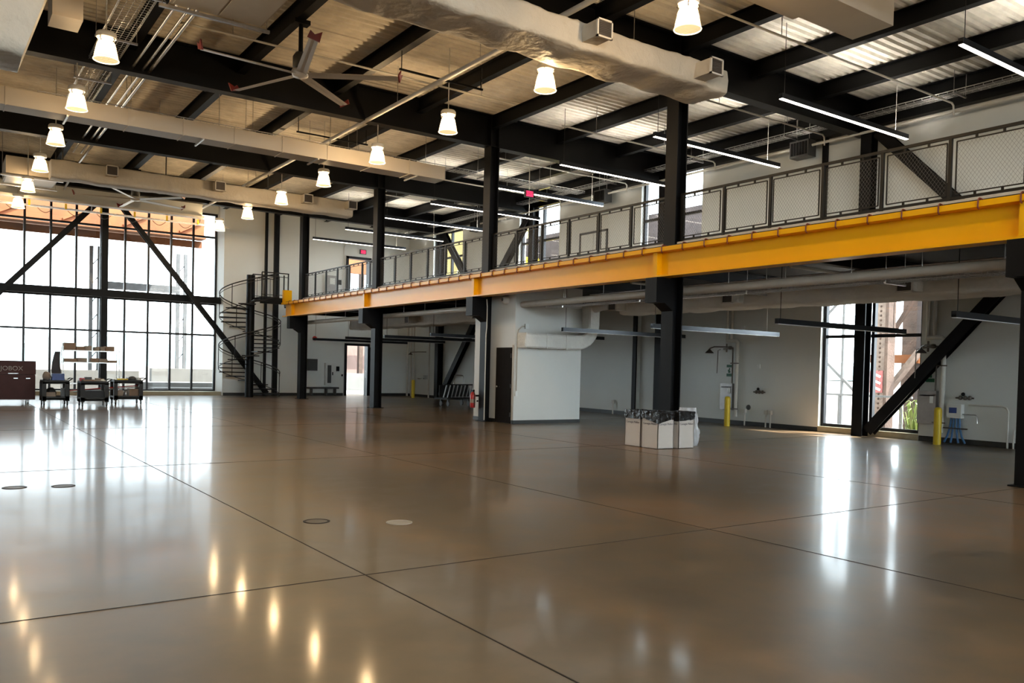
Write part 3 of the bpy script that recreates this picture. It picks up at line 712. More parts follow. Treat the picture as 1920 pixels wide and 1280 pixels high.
# ------------------------------------------------------------------ pipes, conduits, trays
def pipe(name, pts, rad, mt, label, cat='pipe', grp=None, hang=None, n=10):
    if not hang:
        o = build(name, MB().tube(pts, rad, n), mt); return tag(o, label, cat, grp)
    r = thing(name, label, cat, pts[0], grp); part(r, 'run', MB().tube(pts, rad, n), mt)
    for (x, y, z, zt_) in hang: part(r, 'hanger', MB().cyl((x, y, z), (x, y, zt_), 0.008, 6), M['galv'])
    return r
pipe('sprinkler_main', [(9.26, -4, 7.87), (9.18, 38, 7.87)], 0.055, M['pipe'], 'long white sprinkler main running between the rows of pendant lamps', 'pipe', None, [(9.22, y, 7.9, 8.83) for y in (7.0, 14.6, 18.3, 24, 29, 33)])
for k, (x, rr) in enumerate(((3.62, 0.028), (3.84, 0.028), (3.98, 0.038))):
    pipe('conduit', [(x, 5, 8.0), (x, 31.2, 8.0), (x, 34.7, 7.72)] if k == 2 else [(x, 5, 8.0), (x, 29.5, 8.0)], rr, M['galv'],
         ['slim galvanised conduit nearest the cable tray', 'middle galvanised conduit of the three', 'thick galvanised conduit on the outer side of three'][k], 'conduit', 'overhead conduits')
def tray(axis, a0, a1, c0, c1, z, name, label, rungs=0.18, zt_=None, hp=()):
    r = thing(name, label, 'cable tray', ((a0+a1)/2 if axis == 'x' else (c0+c1)/2, (c0+c1)/2 if axis == 'x' else (a0+a1)/2, z))
    def P_(a, c, zz): return (a, c, zz) if axis == 'x' else (c, a, zz)
    for c in (c0, c1): part(r, 'side_rail', MB().tube([P_(a0, c, z+0.05), P_(a1, c, z+0.05)], 0.012, 6), M['galv'])
    for c in [c0+(c1-c0)*i/5 for i in range(6)]: part(r, 'long_wire', MB().tube([P_(a0, c, z), P_(a1, c, z)], 0.006, 5), M['galv'])
    m = MB(); a = a0
    while a < a1:
        m.tube([P_(a, c0, z+0.06), P_(a, c0, z-0.006), P_(a, c1, z-0.006), P_(a, c1, z+0.06)], 0.006, 5); a += rungs
    part(r, 'cross_wires', m, M['galv'])['kind'] = 'stuff'
    for a in hp:
        part(r, 'trapeze', MB().box(*( (a-0.02, a+0.02, c0-0.12, c1+0.12) if axis == 'x' else (c0-0.12, c1+0.12, a-0.02, a+0.02)), z-0.06, z-0.02), M['galv'])
        for c in (c0-0.1, c1+0.1): part(r, 'hanger', MB().cyl(P_(a, c, z-0.04), P_(a, c, zt_), 0.007, 5), M['galv'])
    return r
tray('y', 10, 24.5, 2.75, 3.3, 8.0, 'cable_tray', 'galvanised wire cable tray under the roof beside three conduits', 0.12, 8.7, (13, 16, 18.5, 21.5))
tray('x', 2.0, 18.6, 22.45, 22.85, 7.70, 'cable_tray', 'wire cable tray running across under the roof behind the smooth duct', 0.16, 8.7, (4, 7, 10, 14.5, 17))
tray('y', -2, 18.1, 13.72, 14.12, 3.24, 'cable_tray', 'wire cable tray under the walkway beside the beige pipe', 0.09, 4.0, (2, 5.2, 8.2, 11.2, 14.3, 17.2))
tray('y', -2, 38, WX-0.95, WX-0.62, 8.12, 'cable_tray', 'wire cable tray high along the long wall', 0.2, 8.6, (6, 10, 14.6, 18, 22, 26, 30))
pipe('main_pipe', [(13.52, -2, 3.33), (13.52, 18.9, 3.33)], 0.085, M['pipebeige'], 'thick beige covered pipe under the walkway from the service room', 'pipe', None, [(13.52, y, 3.4, 4.0) for y in (1, 4, 6.2, 7.5, 8.8, 10.2, 11.6, 14, 15.5, 17)], 14)
pipe('main_pipe', [(13.52, 21.0, 3.33), (13.52, 35.5, 3.33)], 0.085, M['pipebeige'], 'thick beige covered pipe under the walkway beyond the service room', 'pipe', None, [(13.52, y, 3.4, 4.0) for y in (22.5, 24.5, 26, 29, 31, 33)], 14)
pipe('branch_pipe', [(13.4, 10.0, 3.62), (17.2, 10.0, 3.62)], 0.035, M['pipe'], 'white branch pipe crossing under the walkway near the low window')
pipe('branch_pipe', [(13.4, 5.95, 3.62), (17.2, 5.95, 3.62)], 0.035, M['pipe'], 'white branch pipe crossing under the walkway nearest the viewer')
pipe('branch_pipe', [(13.4, 14.4, 3.62), (17.2, 14.4, 3.62)], 0.035, M['pipe'], 'white branch pipe crossing under the walkway beyond the bins')
pipe('conduit', [(15.2, -2, 3.668), (15.2, 18, 3.668)], 0.018, M['galv'], 'thin bright conduit along the dark underside of the walkway', 'conduit')
for i, (y, x0) in enumerate(((10.3, 9.5), (13.75, 14.3), (17.56, 13.7), (21.5, 13.4), (25.2, 13.4), (28.9, 13.4))):
    pts = [(x0, y, 8.02), (WX-0.55, y, 8.02), (WX-0.47, y, 7.97), (WX-0.45, y, 7.75)]
    r = pipe('sprinkler_branch', pts, 0.022, M['pipe'], 'thin white sprinkler branch above the walkway, %s from the viewer' % o_n[i], 'pipe', 'sprinkler branches above the walkway', [(x0+1.2, y, 8.02, 8.83), (x0+3.8, y, 8.02, 8.83)])
for i, (x0, x1, y) in enumerate(((3.9, 11.8, 17.0), (4.2, 12.2, 24.9), (3.2, 9.0, 34.0))):
    pipe('sprinkler_branch', [(x0, y, 8.05), (x1, y, 8.05)], 0.022, M['pipe'], 'thin white sprinkler branch over the hall ' + ['beside the near ceiling fan', 'between the second and third girders', 'near the glazed end wall'][i], 'pipe', None, [(x0+1.0, y, 8.05, 8.83), (x1-1.0, y, 8.05, 8.83)])
pipe('wall_pipe', [(WX-0.42, -3, 7.85), (WX-0.42, 37, 7.85)], 0.035, M['pipe'], 'white pipe running high along the whole long wall')
for i, (y, l) in enumerate(((16.41, 'near the fourth lamp of the right row'), (22.6, 'beyond the smooth beige duct'))):
    r = thing('strut_channel', 'short black hanging channel ' + l, 'channel', (9.3, y, 7.98), 'black hanging channels')
    part(r, 'bar', MB().box(8.3, 10.45, y-0.02, y+0.02, 7.96, 8.0), M['steel'])
    for x in (8.35, 10.4): part(r, 'hanger', MB().cyl((x, y, 8.0), (x, y, 8.4), 0.012, 6), M['steel'])

# ------------------------------------------------------------------ ceiling fans
def fan(c, ang0, label, L=1.95):
    x, y, z = c
    r = thing('ceiling_fan', label, 'ceiling fan', (x, y, z), 'large five blade ceiling fans')
    part(r, 'mount', MB().cyl((x, y, z+0.35), (x, y, 8.38), 0.045, 12).box(x-0.16, x+0.16, y-0.1, y+0.1, 8.30, 8.38), M['steel'])
    part(r, 'motor', MB().lathe((x, y, z), [(0.0, 0.42), (0.10, 0.42), (0.15, 0.34), (0.15, 0.14), (0.10, 0.08), (0.0, 0.08)], 20), M['darkg'])
    part(r, 'hub', MB().lathe((x, y, z), [(0.0, 0.09), (0.16, 0.08), (0.18, 0.03), (0.15, -0.05), (0.0, -0.07)], 24), M['blade'])
    for k in range(5):
        t = ang0+2*PI*k/5; d = Vector((math.cos(t), math.sin(t), 0)); s = Vector((-d.y, d.x, 0))
        m = MB(); tilt = 0.32
        prof = [(-0.11, -0.028), (-0.05, 0.012), (0.02, 0.022), (0.11, 0.0), (0.03, -0.006), (-0.04, -0.022)]
        vs = []
        for q in (0.12, 0.5, L):
            wf = 1.0 if q < 1 else 0.85
            for a, b in prof:
                aa, bb = a*wf, b
                vs.append(Vector((x, y, z)) + d*q + s*(aa*math.cos(tilt)-bb*math.sin(tilt)) + Vector((0, 0, aa*math.sin(tilt)*-1+bb)))
        n_ = len(prof)
        m.add(vs, [(i*n_+j, i*n_+(j+1)%n_, (i+1)*n_+(j+1)%n_, (i+1)*n_+j) for i in range(2) for j in range(n_)]+[tuple(range(n_)), tuple(range(3*n_-1, 2*n_-1, -1))])
        bo = part(r, 'blade', m, M['blade'])
        w = MB(); e = Vector((x, y, z)) + d*L
        tip = [e - s*0.11 + Vector((0,0,0.02)), e + s*0.11 - Vector((0,0,0.05)), e + s*0.15 + Vector((0,0,0.12)) + d*0.05, e + s*0.02 + Vector((0,0,0.07))+d*0.02, e - s*0.06 + Vector((0,0,0.13))+d*0.04]
        w.add([p for p in tip] + [p + d*0.03 for p in tip], [(0,1,2,3,4), (9,8,7,6,5)] + [(j, 5+j, 5+(j+1)%5, (j+1)%5) for j in range(5)])
        part(bo, 'winglet', w, M['redfin'])
fan((6.02, 16.25, 7.32), math.radians(-104), 'large ceiling fan with pale blades near the viewer')
fan((6.02, 32.6, 7.32), math.radians(-50), 'large ceiling fan with pale blades before the glazed end wall')

# ------------------------------------------------------------------ bridge crane by the end wall
r = thing('crane_bridge', 'wide grey crane bridge hanging before the glazed end wall', 'crane', (3, 35.2, 7.3))
part(r, 'box_girder', MB().box(X0+0.3, 9.0, 35.05, 35.25, 7.40, 8.1), M['wall'])
part(r, 'bottom_flange', MB().box(X0+0.3, 9.05, 34.95, 35.35, 7.32, 7.40), M['white'])
part(r, 'festoon_track', MB().box(X0+0.3, 10.2, 35.5, 35.56, 7.10, 7.17), M['galv'])
for i in range(9):
    x = 1.2+i*1.0
    m = MB(); m.tube([(x+0.5*t/8, 35.53, 7.08-0.16*math.sin(PI*t/8)) for t in range(9)], 0.012, 6); part(r, 'festoon_cable', m, M['darkg'])
for i in range(6): part(r, 'yellow_clamp', MB().box(2.9+1.2*i, 2.97+1.2*i, 35.45, 35.5, 7.12, 7.32), M['yellowb'])
for x in (0.5, 5.0, 9.0): part(r, 'hanger', MB().cyl((x, 35.53, 7.15), (x, 35.25, 7.45), 0.015, 6), M['galv'])

# ------------------------------------------------------------------ signs and wall items, end wall
def exit_sign(x, y, z, label, rod=None):
    r = thing('exit_sign', label, 'exit sign', (x, y, z))
    part(r, 'housing', MB().box(x-0.17, x+0.17, y, y+0.05, z, z+0.22), M['exitblk'])
    part(r, 'face', MB().box(x-0.12, x+0.13, y-0.008, y, z+0.03, z+0.19), M['exitred'])
    text_mesh(r, 'lettering', 'EXIT', 0.13, M['exitblk'], (x+0.005, y-0.012, z+0.11), PI/2, 0, 0)
    if rod: part(r, 'rod', MB().cyl((x, y+0.025, z+0.22), (x, y+0.025, rod), 0.012, 8), M['pipe'])
exit_sign(17.55, 38.22, 7.02, 'red exit sign on the end wall above the upper door')
exit_sign(14.75, 20.4, 6.70, 'red exit sign hanging on a rod above the walkway', 8.84)
def wall_box(name, label, cat, x0, x1, y0, y1, z0, z1, m, face=None):
    o = build(name, MB().box(x0, x1, y0, y1, z0, z1), M[m]); tag(o, label, cat); return o
r = thing('extinguisher_cabinet', 'white extinguisher cabinet on the end wall beside the exit door', 'cabinet', (15.9, 38.2, 0.52))
part(r, 'cabinet_body', MB().box(15.66, 16.14, 38.12, 38.3, 0.52, 1.58), M['roomwall'])
part(r, 'cabinet_window', MB().box(15.76, 15.95, 38.11, 38.12, 0.62, 1.48), M['darkg'])
part(r, 'handle', MB().box(16.0, 16.04, 38.09, 38.12, 1.0, 1.15), M['steel'])
wall_box('electrical_panel', 'dark grey electrical panel on the end wall behind the first column', 'panel', 14.78, 15.26, 38.15, 38.3, 1.2, 1.76, 'darkg')
wall_box('room_sign', 'small black sign with white mark on the lower end wall', 'sign', 16.28, 16.44, 38.28, 38.3, 1.2, 1.43, 'steel')
wall_box('door_button', 'small dark push plate beside the open exit door', 'switch', 16.55, 16.62, 38.26, 38.3, 0.95, 1.05, 'steel')
r = thing('wall_bench', 'long low dark bench along the end wall', 'bench', (15.55, 38.1, 0))
part(r, 'bench_top', MB().box(14.78, 16.3, 37.95, 38.28, 0.34, 0.42), M['darkg'])
for x in (14.95, 15.7, 16.15): part(r, 'leg', MB().box(x-0.03, x+0.03, 38.0, 38.25, 0, 0.34), M['darkg'])
r = thing('upper_cabinet', 'grey fire cabinet on the upper end wall behind the railing', 'cabinet', (15.9, 38.2, 4.8))
part(r, 'cabinet_body', MB().box(15.66, 16.16, 38.14, 38.3, 4.75, 5.82), M['stain']); part(r, 'cabinet_window', MB().box(15.8, 16.05, 38.12, 38.14, 5.4, 5.7), M['wall'])
wall_box('room_sign', 'small black sign with white mark on the upper end wall', 'sign', 16.30, 16.46, 38.28, 38.3, 5.42, 5.66, 'steel')
pipe('conduit', [(16.55, 38.25, 4.3), (16.55, 38.25, 7.25), (16.62, 38.25, 7.4), (16.8, 38.25, 7.45), (18.6, 38.25, 7.45)], 0.02, M['pipe'], 'thin conduit framing the upper exit door', 'conduit')
r = thing('fire_alarm', 'small red fire bell on the lower end wall', 'alarm', (15.15, 38.25, 2.6)); part(r, 'bell', MB().lathe((15.15, 38.3, 2.75), [(0.0, -0.09), (0.07, -0.08), (0.11, -0.04), (0.12, 0.0)], 16, 'y'), M['red'])
# clear face pair of vertical riser pipes near the far corner
for i, (y, rr, l) in enumerate(((38.0, 0.05, 'thick white riser pipe in the far corner'), (37.6, 0.03, 'thin white riser pipe in the far corner'), (37.3, 0.03, 'second thin white riser pipe beside the far corner'), (35.75, 0.04, 'white riser pipe beside the distant eyewash'))):
    pipe('riser_pipe', [(WX-0.12, y, 0.0), (WX-0.12, y, 3.9)], rr, M['pipe'], l)

# ------------------------------------------------------------------ safety stations on the long wall
def shower(y0, label, k):
    """emergency shower, eyewash cabinet, sign, riser. y0 = wall position of the riser (increasing Y is left)"""
    x = WX; q = 1.0 if k == 0 else 0.62
    r = thing('emergency_shower', 'emergency shower with eyewash cabinet ' + label, 'shower', (x-0.2, y0+0.2, 0), 'emergency showers')
    part(r, 'drain_pipe', MB().tube([(x-0.1, y0, 0.25), (x-0.1, y0, 2.5), (x-0.1, y0+0.05, 2.55), (x-0.1, y0+0.42, 2.55)], 0.055, 12), M['pipe'])
    part(r, 'supply_pipe', MB().tube([(x-0.1, y0+0.17, 0.5), (x-0.1, y0+0.17, 2.35)], 0.02, 8), M['brass'])
    part(r, 'shower_arm', MB().tube([(x-0.1, y0+0.17, 2.33), (x-0.2, y0+0.3, 2.36), (x-0.45*q, y0+0.6*q, 2.36), (x-0.55*q, y0+0.7*q, 2.30)], 0.018, 8), M['brass'])
    part(r, 'shower_head', MB().lathe((x-0.55*q, y0+0.7*q, 2.16), [(0.13, 0.0), (0.12, 0.03), (0.04, 0.10), (0.02, 0.14), (0.0, 0.14)], 20).lathe((x-0.55*q, y0+0.7*q, 2.16), [(0.0, 0.0), (0.13, 0.0)], 20), M['brass'])
    v = MB(); v.lathe((x-0.14, y0+0.24, 2.28), [(0.0, 0.0), (0.06, 0.01), (0.07, 0.05), (0.05, 0.1), (0.0, 0.11)], 12).beam((x-0.16, y0+0.2, 2.33), (x-0.16, y0+0.48, 2.30), 0.05, 0.05).cyl((x-0.16, y0+0.36, 2.2), (x-0.16, y0+0.36, 2.46), 0.025)
    part(r, 'valve', v, M['brass'])
    part(r, 'pull_rod', MB().tube([(x-0.3, y0+0.48, 2.28), (x-0.32, y0+0.56, 2.25), (x-0.32, y0+0.58, 1.55)], 0.012, 6), M['brass'])
    part(r, 'cabinet', MB().box(x-0.13, x, y0+0.14, y0+0.60, 0.44, 1.25), M['stain'])
    part(r, 'eyewash_tray', MB().poly((x-0.13, y0+0.17, 1.12), (x-0.13, y0+0.55, 1.12), [(0,0), (0.12,-0.02), (0.12,0.03), (0,0.03)]), M['stain'])
    part(r, 'tag_card', MB().box(x-0.15, x-0.135, y0+0.2, y0+0.28, 0.95, 1.12), M['whitesign'])
    for z in (0.47, 1.85):
        part(r, 'pipe_strap', MB().box(x-0.17, x-0.15, y0-0.12, y0+0.2, z, z+0.03), M['brass'])
    for yy in (y0+0.25, y0+0.42): part(r, 'upper_riser', MB().tube([(x-0.08, yy, 2.5), (x-0.08, yy, 3.5)], 0.045, 10), M['pipe'])
    s = thing('safety_sign', 'green and white safety sign ' + label, 'sign', (x, y0+0.35, 1.5), 'green safety signs')
    yc = y0+0.36
    part(s, 'sign_plate', MB().box(x-0.006, x, yc-0.11, yc+0.11, 1.46, 1.82), M['whitesign'])
    part(s, 'green_band', MB().box(x-0.009, x-0.006, yc-0.11, yc+0.11, 1.46, 1.55), M['green'])
    part(s, 'green_band', MB().box(x-0.009, x-0.006, yc-0.11, yc+0.11, 1.74, 1.82), M['green'])
    g = MB(); g.box(x-0.009, x-0.006, yc-0.04, yc+0.05, 1.57, 1.64); g.box(x-0.009, x-0.006, yc-0.03, yc+0.02, 1.66, 1.72); g.box(x-0.009, x-0.006, yc-0.01, yc+0.06, 1.62, 1.67)
    part(s, 'pictogram', g, M['green'])
shower(16.24*K, 'behind the white bins', 0)
shower(10.17*K, 'beside the low window', 1)
r = thing('eyewash', 'distant eyewash station in the far corner', 'eyewash', (WX-0.2, 36.7, 0))
part(r, 'bowl', MB().lathe((WX-0.22, 36.5, 0.95), [(0.0, -0.06), (0.08, -0.05), (0.15, 0.0), (0.14, 0.0), (0.07, -0.03), (0, -0.04)], 16), M['chrome'])
part(r, 'arm', MB().tube([(WX-0.1, 36.1, 2.25), (WX-0.35, 36.5, 2.25), (WX-0.6, 36.8, 2.22)], 0.02, 8), M['brass'])
part(r, 'head', MB().lathe((WX-0.6, 36.8, 2.1), [(0.12, 0), (0.03, 0.09), (0.0, 0.1)], 14), M['brass'])
part(r, 'valve', MB().box(WX-0.16, WX-0.04, 36.0, 36.25, 0.9, 1.1), M['chrome'])
# bollards
for (x, y, l) in ((19.25, 16.42, 'yellow bollard in front of the emergency shower behind the bins'), (19.45, 10.28, 'yellow bollard beside the low window'), (19.2, 35.8, 'distant yellow bollard in the far corner')):
    o = build('bollard', MB().lathe((x, y, 0), [(0.085, 0.0), (0.085, 0.80), (0.075, 0.85), (0.045, 0.875), (0.0, 0.88)], 20), M['yellowb']); tag(o, l, 'bollard', 'yellow bollards')
def manifold(y, z, label):
    x = WX; r = thing('gas_manifold', label, 'valve', (x-0.06, y, z), 'wall valve manifolds'); K_ = 0.02
    part(r, 'manifold_pipe', MB().tube([(x-0.07, y-0.2, z), (x-0.07, y+0.22, z)], 0.018, 8), M['brass'])
    for i in range(3): part(r, 'valve', MB().lathe((x-0.09, y-0.12+0.11*i, z-0.05), [(0, 0), (0.035, 0.01), (0.04, 0.06), (0.03, 0.1), (0, 0.11)], 10), M['brass'])
    part(r, 'gauge', MB().lathe((x-0.08, y+0.04, z+0.09), [(0.0, -0.03), (0.04, -0.03), (0.045, 0.0), (0.0, 0.0)], 14, 'x'), M['steel'])
    part(r, 'bracket', MB().box(x-0.05, x, y-0.15, y+0.12, z-0.02, z+0.02), M['galv'])
a, b = rw(15.42, 1.04); manifold(a, b, 'dark valve cluster on the wall beyond the bins')
a, b = rw(9.66, 1.12); manifold(a, b, 'dark valve cluster above the blue hoses')
# filter box with blue hoses
r = thing('hose_station', 'grey wall box with hanging blue hoses beside the low window', 'hose station', (WX-0.1, 10.2, 0.0))
a0, z0 = rw(9.70, 0.65); a1, z1 = rw(10.03, 0.97)
part(r, 'box', MB().box(WX-0.16, WX, a0, a1, z0, z1), M['wall'], 'grey wall box')
part(r, 'decal', MB().box(WX-0.163, WX-0.16, a0+0.1, a1-0.06, z0+0.12, z1-0.08), M['blueplas'], 'dark blue label')
for i, dy in enumerate((-0.10, -0.04, 0.03, 0.09)):
    yb_ = (a0+a1)/2+dy; part(r, 'hose', MB().tube([(WX-0.08, yb_, z0), (WX-0.09, yb_+dy*0.2, 0.4), (WX-0.1, yb_+dy*0.8, 0.18), (WX-0.1, yb_+dy*1.6, 0.03)], 0.026, 8), M['bluehose'], 'blue hose')
part(r, 'retaining_bar', MB().box(WX-0.14, WX-0.12, a0-0.15, a1+0.08, 0.36, 0.39), M['darkg'])
part(r, 'nozzle', MB().tube([(WX-0.08, a0, 0.72), (WX-0.08, a0-0.3, 0.72), (WX-0.08, a0-0.33, 0.68), (WX-0.08, a0-0.34, 0.52)], 0.012, 6), M['galv'])
a, b = rw(8.75, 0.93)
pipe('conduit', [(WX-0.05, 9.9, 0.95), (WX-0.05, a+0.1, 0.95), (WX-0.05, a+0.02, 0.92), (WX-0.05, a-0.02, 0.84), (WX-0.05, a-0.03, 0.0)], 0.022, M['pipe'], 'pale conduit bending down to the floor right of the blue hoses', 'conduit')
pipe('conduit', [(WX-0.06, a-0.16, 0.0), (WX-0.06, a-0.16, 0.4), (WX-0.02, a-0.16, 0.42)], 0.02, M['pipe'], 'short pale floor stub conduit right of the bent conduit', 'conduit')
for i, (yy, l) in enumerate(((15.9*K, 'pale stub pipe by the floor beside the first bollard'), (15.16*K, 'pale stub pipe by the floor below the valve cluster'), (15.0*K, 'second pale stub pipe by the floor below the valve cluster'), (21.6*K, 'pale stub pipe by the floor beyond the bins'))):
    o = build('stub_pipe', MB().tube([(WX-0.1, yy, 0), (WX-0.1, yy, 0.38)], 0.022, 8).box(WX-0.14, WX-0.05, yy-0.04, yy+0.04, 0.38, 0.5), M['pipe']); tag(o, l, 'pipe', 'stub pipes at the long wall')
a, b = rw(15.52, 1.72); wall_box('thermostat', 'small pale wall control above the valve cluster', 'switch', WX-0.03, WX, a-0.05, a+0.05, b, b+0.12, 'whitesign')
a, b = rw(16.1, 2.85); wall_box('detector', 'small white detector high on the wall behind the hanging light', 'detector', WX-0.06, WX, a-0.05, a+0.05, b, b+0.1, 'whitesign')
r = thing('floor_outlet_cover', 'round grey cover on the wall beside the first bollard', 'cover', (WX, 15.82*K, 0.45)); part(r, 'disc', MB().lathe((WX, 15.85*K, 0.55), [(0, -0.03), (0.07, -0.03), (0.08, 0)], 16, 'x'), M['darkg'])
# unit heaters / speakers near the eave
for i, (y, l) in enumerate(((14.45, 'above the walkway opposite the bins'), (22.8, 'above the walkway beyond the middle column'), (31.2, 'above the walkway near the end wall'))):
    r = thing('unit_heater', 'small dark unit heater ' + l, 'heater', (WX-0.45, y, 7.55), 'unit heaters on the long wall')
    part(r, 'case', MB().box(WX-0.6, WX-0.25, y-0.3, y+0.3, 7.55, 8.0), M['darkg'])
    m = MB()
    for q in range(6): m.box(WX-0.62, WX-0.6, y-0.26+0.09*q, y-0.2+0.09*q, 7.6, 7.95)
    part(r, 'louvres', m, M['steel'])
    for q in (-0.2, 0.2): part(r, 'hanger', MB().cyl((WX-0.42, y+q, 8.0), (WX-0.42, y+q, 8.75), 0.01, 6), M['galv'])
# upper flush door in long wall
a0, a1 = 22.2*K, 23.72*K
r = thing('double_door', 'dark framed grey double door on the upper long wall', 'door', (WX, (a0+a1)/2, 4.26))
part(r, 'frame', MB().box(WX-0.05, WX, a0, a0+0.07, 4.26, 6.7).box(WX-0.05, WX, a1-0.07, a1, 4.26, 6.7).box(WX-0.05, WX, a0, a1, 6.63, 6.7), M['darkg'])
part(r, 'leaf', MB().box(WX-0.03, WX, a0+0.07, (a0+a1)/2-0.01, 4.27, 6.62), M['wall']); part(r, 'leaf', MB().box(WX-0.03, WX, (a0+a1)/2+0.01, a1-0.07, 4.27, 6.62), M['wall'])
# service room items
r = thing('alarm_horn', 'round white alarm horn above the service room door', 'alarm', (RX0, 19.35, 3.45)); part(r, 'dish', MB().lathe((RX0, 19.35, 3.47), [(0.0, -0.16), (0.06, -0.16), (0.10, -0.12), (0.12, -0.1), (0.12, 0.0)], 20, 'x'), M['white'])
part(r, 'cone', MB().lathe((RX0, 19.35, 3.47), [(0.0, -0.17), (0.035, -0.165), (0.05, -0.16)], 14, 'x'), M['darkg'])
wall_box('junction_box', 'small white junction box on the service room front', 'box', 13.62, 13.74, RY0-0.05, RY0, 2.66, 2.8, 'whitesign')
pipe('conduit', [(13.62, RY0-0.03, 2.73), (13.52, RY0-0.03, 2.72), (13.40, RY0-0.03, 2.62), (13.37, RY0-0.03, 2.5), (13.37, RY0-0.03, 0.9)], 0.015, M['pipebeige'], 'thin conduit down the service room corner', 'conduit')
wall_box('light_switch', 'small white switch at the end of the thin conduit', 'switch', 13.33, 13.41, RY0-0.045, RY0, 0.78, 0.92, 'whitesign')
pipe('conduit', [(13.0, 19.93, 3.5), (13.02, 19.93, 3.3), (13.02, 19.93, 2.7), (13.0, 19.93, 2.5), (13.0, 19.93, 0.05)], 0.016, M['pipe'], 'thin pale conduit down the column beside the service room door', 'conduit')
# fire extinguisher on the service room column
x, y = 12.93, 20.45
r = thing('fire_extinguisher', 'red fire extinguisher hanging on the service room column', 'fire extinguisher', (x, y, 0.35))
part(r, 'cylinder', MB().lathe((x, y, 0.38), [(0.0, 0.0), (0.07, 0.0), (0.08, 0.03), (0.08, 0.36), (0.06, 0.42), (0.025, 0.46), (0.0, 0.46)], 18), M['red'])
part(r, 'label_band', MB().lathe((x, y, 0.38), [(0.081, 0.14), (0.081, 0.25)], 18), M['card2'])
part(r, 'valve_head', MB().box(x-0.03, x+0.03, y-0.05, y+0.04, 0.84, 0.9), M['steel'])
part(r, 'hose', MB().tube([(x, y-0.05, 0.87), (x, y-0.1, 0.78), (x, y-0.1, 0.5), (x, y-0.09, 0.42)], 0.012, 6), M['rubber'])
part(r, 'bracket', MB().box(x+0.075, 13.05, y-0.12, y-0.09, 0.55, 0.6).box(x+0.075, 13.3, y-0.03, y+0.03, 0.7, 0.75), M['steel'])

# ------------------------------------------------------------------ white bins
def bin_(x0, x1, y0, y1, label, dip, rz=0.0):
    cx_, cy_ = (x0+x1)/2, (y0+y1)/2
    r = thing('waste_bin', label, 'bin', (cx_, cy_, 0), 'white board waste bins')
    h = 0.74
    m = MB(); t = 0.012
    m.box(x0, x1, y0, y0+t, 0, h-0.02); m.box(x0, x1, y1-t, y1, 0, h-0.02); m.box(x0, x0+t, y0, y1, 0, h-0.02); m.box(x1-t, x1, y0, y1, 0, h-0.02); m.box(x0, x1, y0, y1, 0.0, 0.012)
    part(r, 'carton', m, M['whitebin'])
    # liner folded over the rim: skirt following the perimeter with an uneven hem
    N = 72; per = []
    for i in range(N):
        s = 4*i/N; e = int(s); u = s-e
        px, py = [(x0+(x1-x0)*u, y0), (x1, y0+(y1-y0)*u), (x1-(x1-x0)*u, y1), (x0, y1-(y1-y0)*u)][e]
        per.append((px, py))
    vs = []; rows = 7
    for j in range(rows):
        for (px, py) in per:
            ox = (px-cx_)/(x1-x0)*2; oy = (py-cy_)/(y1-y0)*2
            c = dip(px, py); dep = c*j/(rows-1)
            nz = noise.noise(Vector((px*14, py*14, j*0.8+x0)))*0.012
            k = 0.012+0.006*j/rows+nz
            vs.append((px+ox*k, py+oy*k, h-dep+0.012*(1 if j == 0 else 0.4)+noise.noise(Vector((px*9, py*9, 3)))*0.008))
    inn = [(cx_+(px-cx_)*0.93, cy_+(py-cy_)*0.93, h-0.35) for px, py in per]
    l = MB(); l.add(vs, [(j*N+i, (j+1)*N+i, (j+1)*N+(i+1)%N, j*N+(i+1)%N) for j in range(rows-1) for i in range(N)], True)
    top = vs[:N]; l.add(top+inn, [(i, (i+1)%N, N+(i+1)%N, N+i) for i in range(N)], True); l.add(inn, [tuple(range(N))])
    part(r, 'liner', l, M['liner'], 'black folded liner')
    for (s, loc, rz_) in (('Carnegie Mellon', (x0-0.003, cy_, 0.50), -PI/2), ('Carnegie Mellon', (cx_, y0-0.003, 0.50), 0.0)):
        text_mesh(r, 'lettering', s, 0.058, M['ink'], loc, PI/2, 0, rz_, 'CENTER', 0.0008)
    return r
b1 = (11.95, 12.40, 12.44, 12.90); b2 = (11.93, 12.37, 11.92, 12.38); b3 = (12.46, 12.90, 11.86, 12.32)
bin_(*b1, 'white cardboard bin with black liner, leftmost of the three', lambda x, y: 0.17)
bin_(*b2, 'white cardboard bin whose black liner dips to its front corner', lambda x, y: 0.12+0.12*max(0, 1-math.hypot(x-11.93, y-11.92)/0.46))
bin_(*b3, 'white cardboard bin beside the clear plastic sheeting', lambda x, y: 0.15+0.04*max(0, 1-abs(x-12.46)/0.44))
# clear plastic sheet bundle
N, R_ = 30, 22; vs = []
for j in range(R_):
    t = j/(R_-1); z = 0.005+0.80*t
    for i in range(N):
        a = 2*PI*i/N; rad = (0.20+0.05*math.sin(PI*t))*(1-0.15*t)
        d = noise.noise(Vector((math.cos(a)*2.6, math.sin(a)*2.6, t*5)))*0.07 + noise.noise(Vector((math.cos(a)*7, math.sin(a)*7, t*11)))*0.025
        vs.append((13.24+(rad+d)*math.cos(a)*0.98-0.05*t, 12.32+(rad+d)*math.sin(a)*0.9, z))
m = MB(); m.add(vs, [(j*N+i, j*N+(i+1)%N, (j+1)*N+(i+1)%N, (j+1)*N+i) for j in range(R_-1) for i in range(N)], True); m.add(vs[-N:], [tuple(range(N))])
o = build('plastic_sheeting', m, M['film']); tag(o, 'crumpled clear plastic sheeting standing behind the white bins', 'plastic')

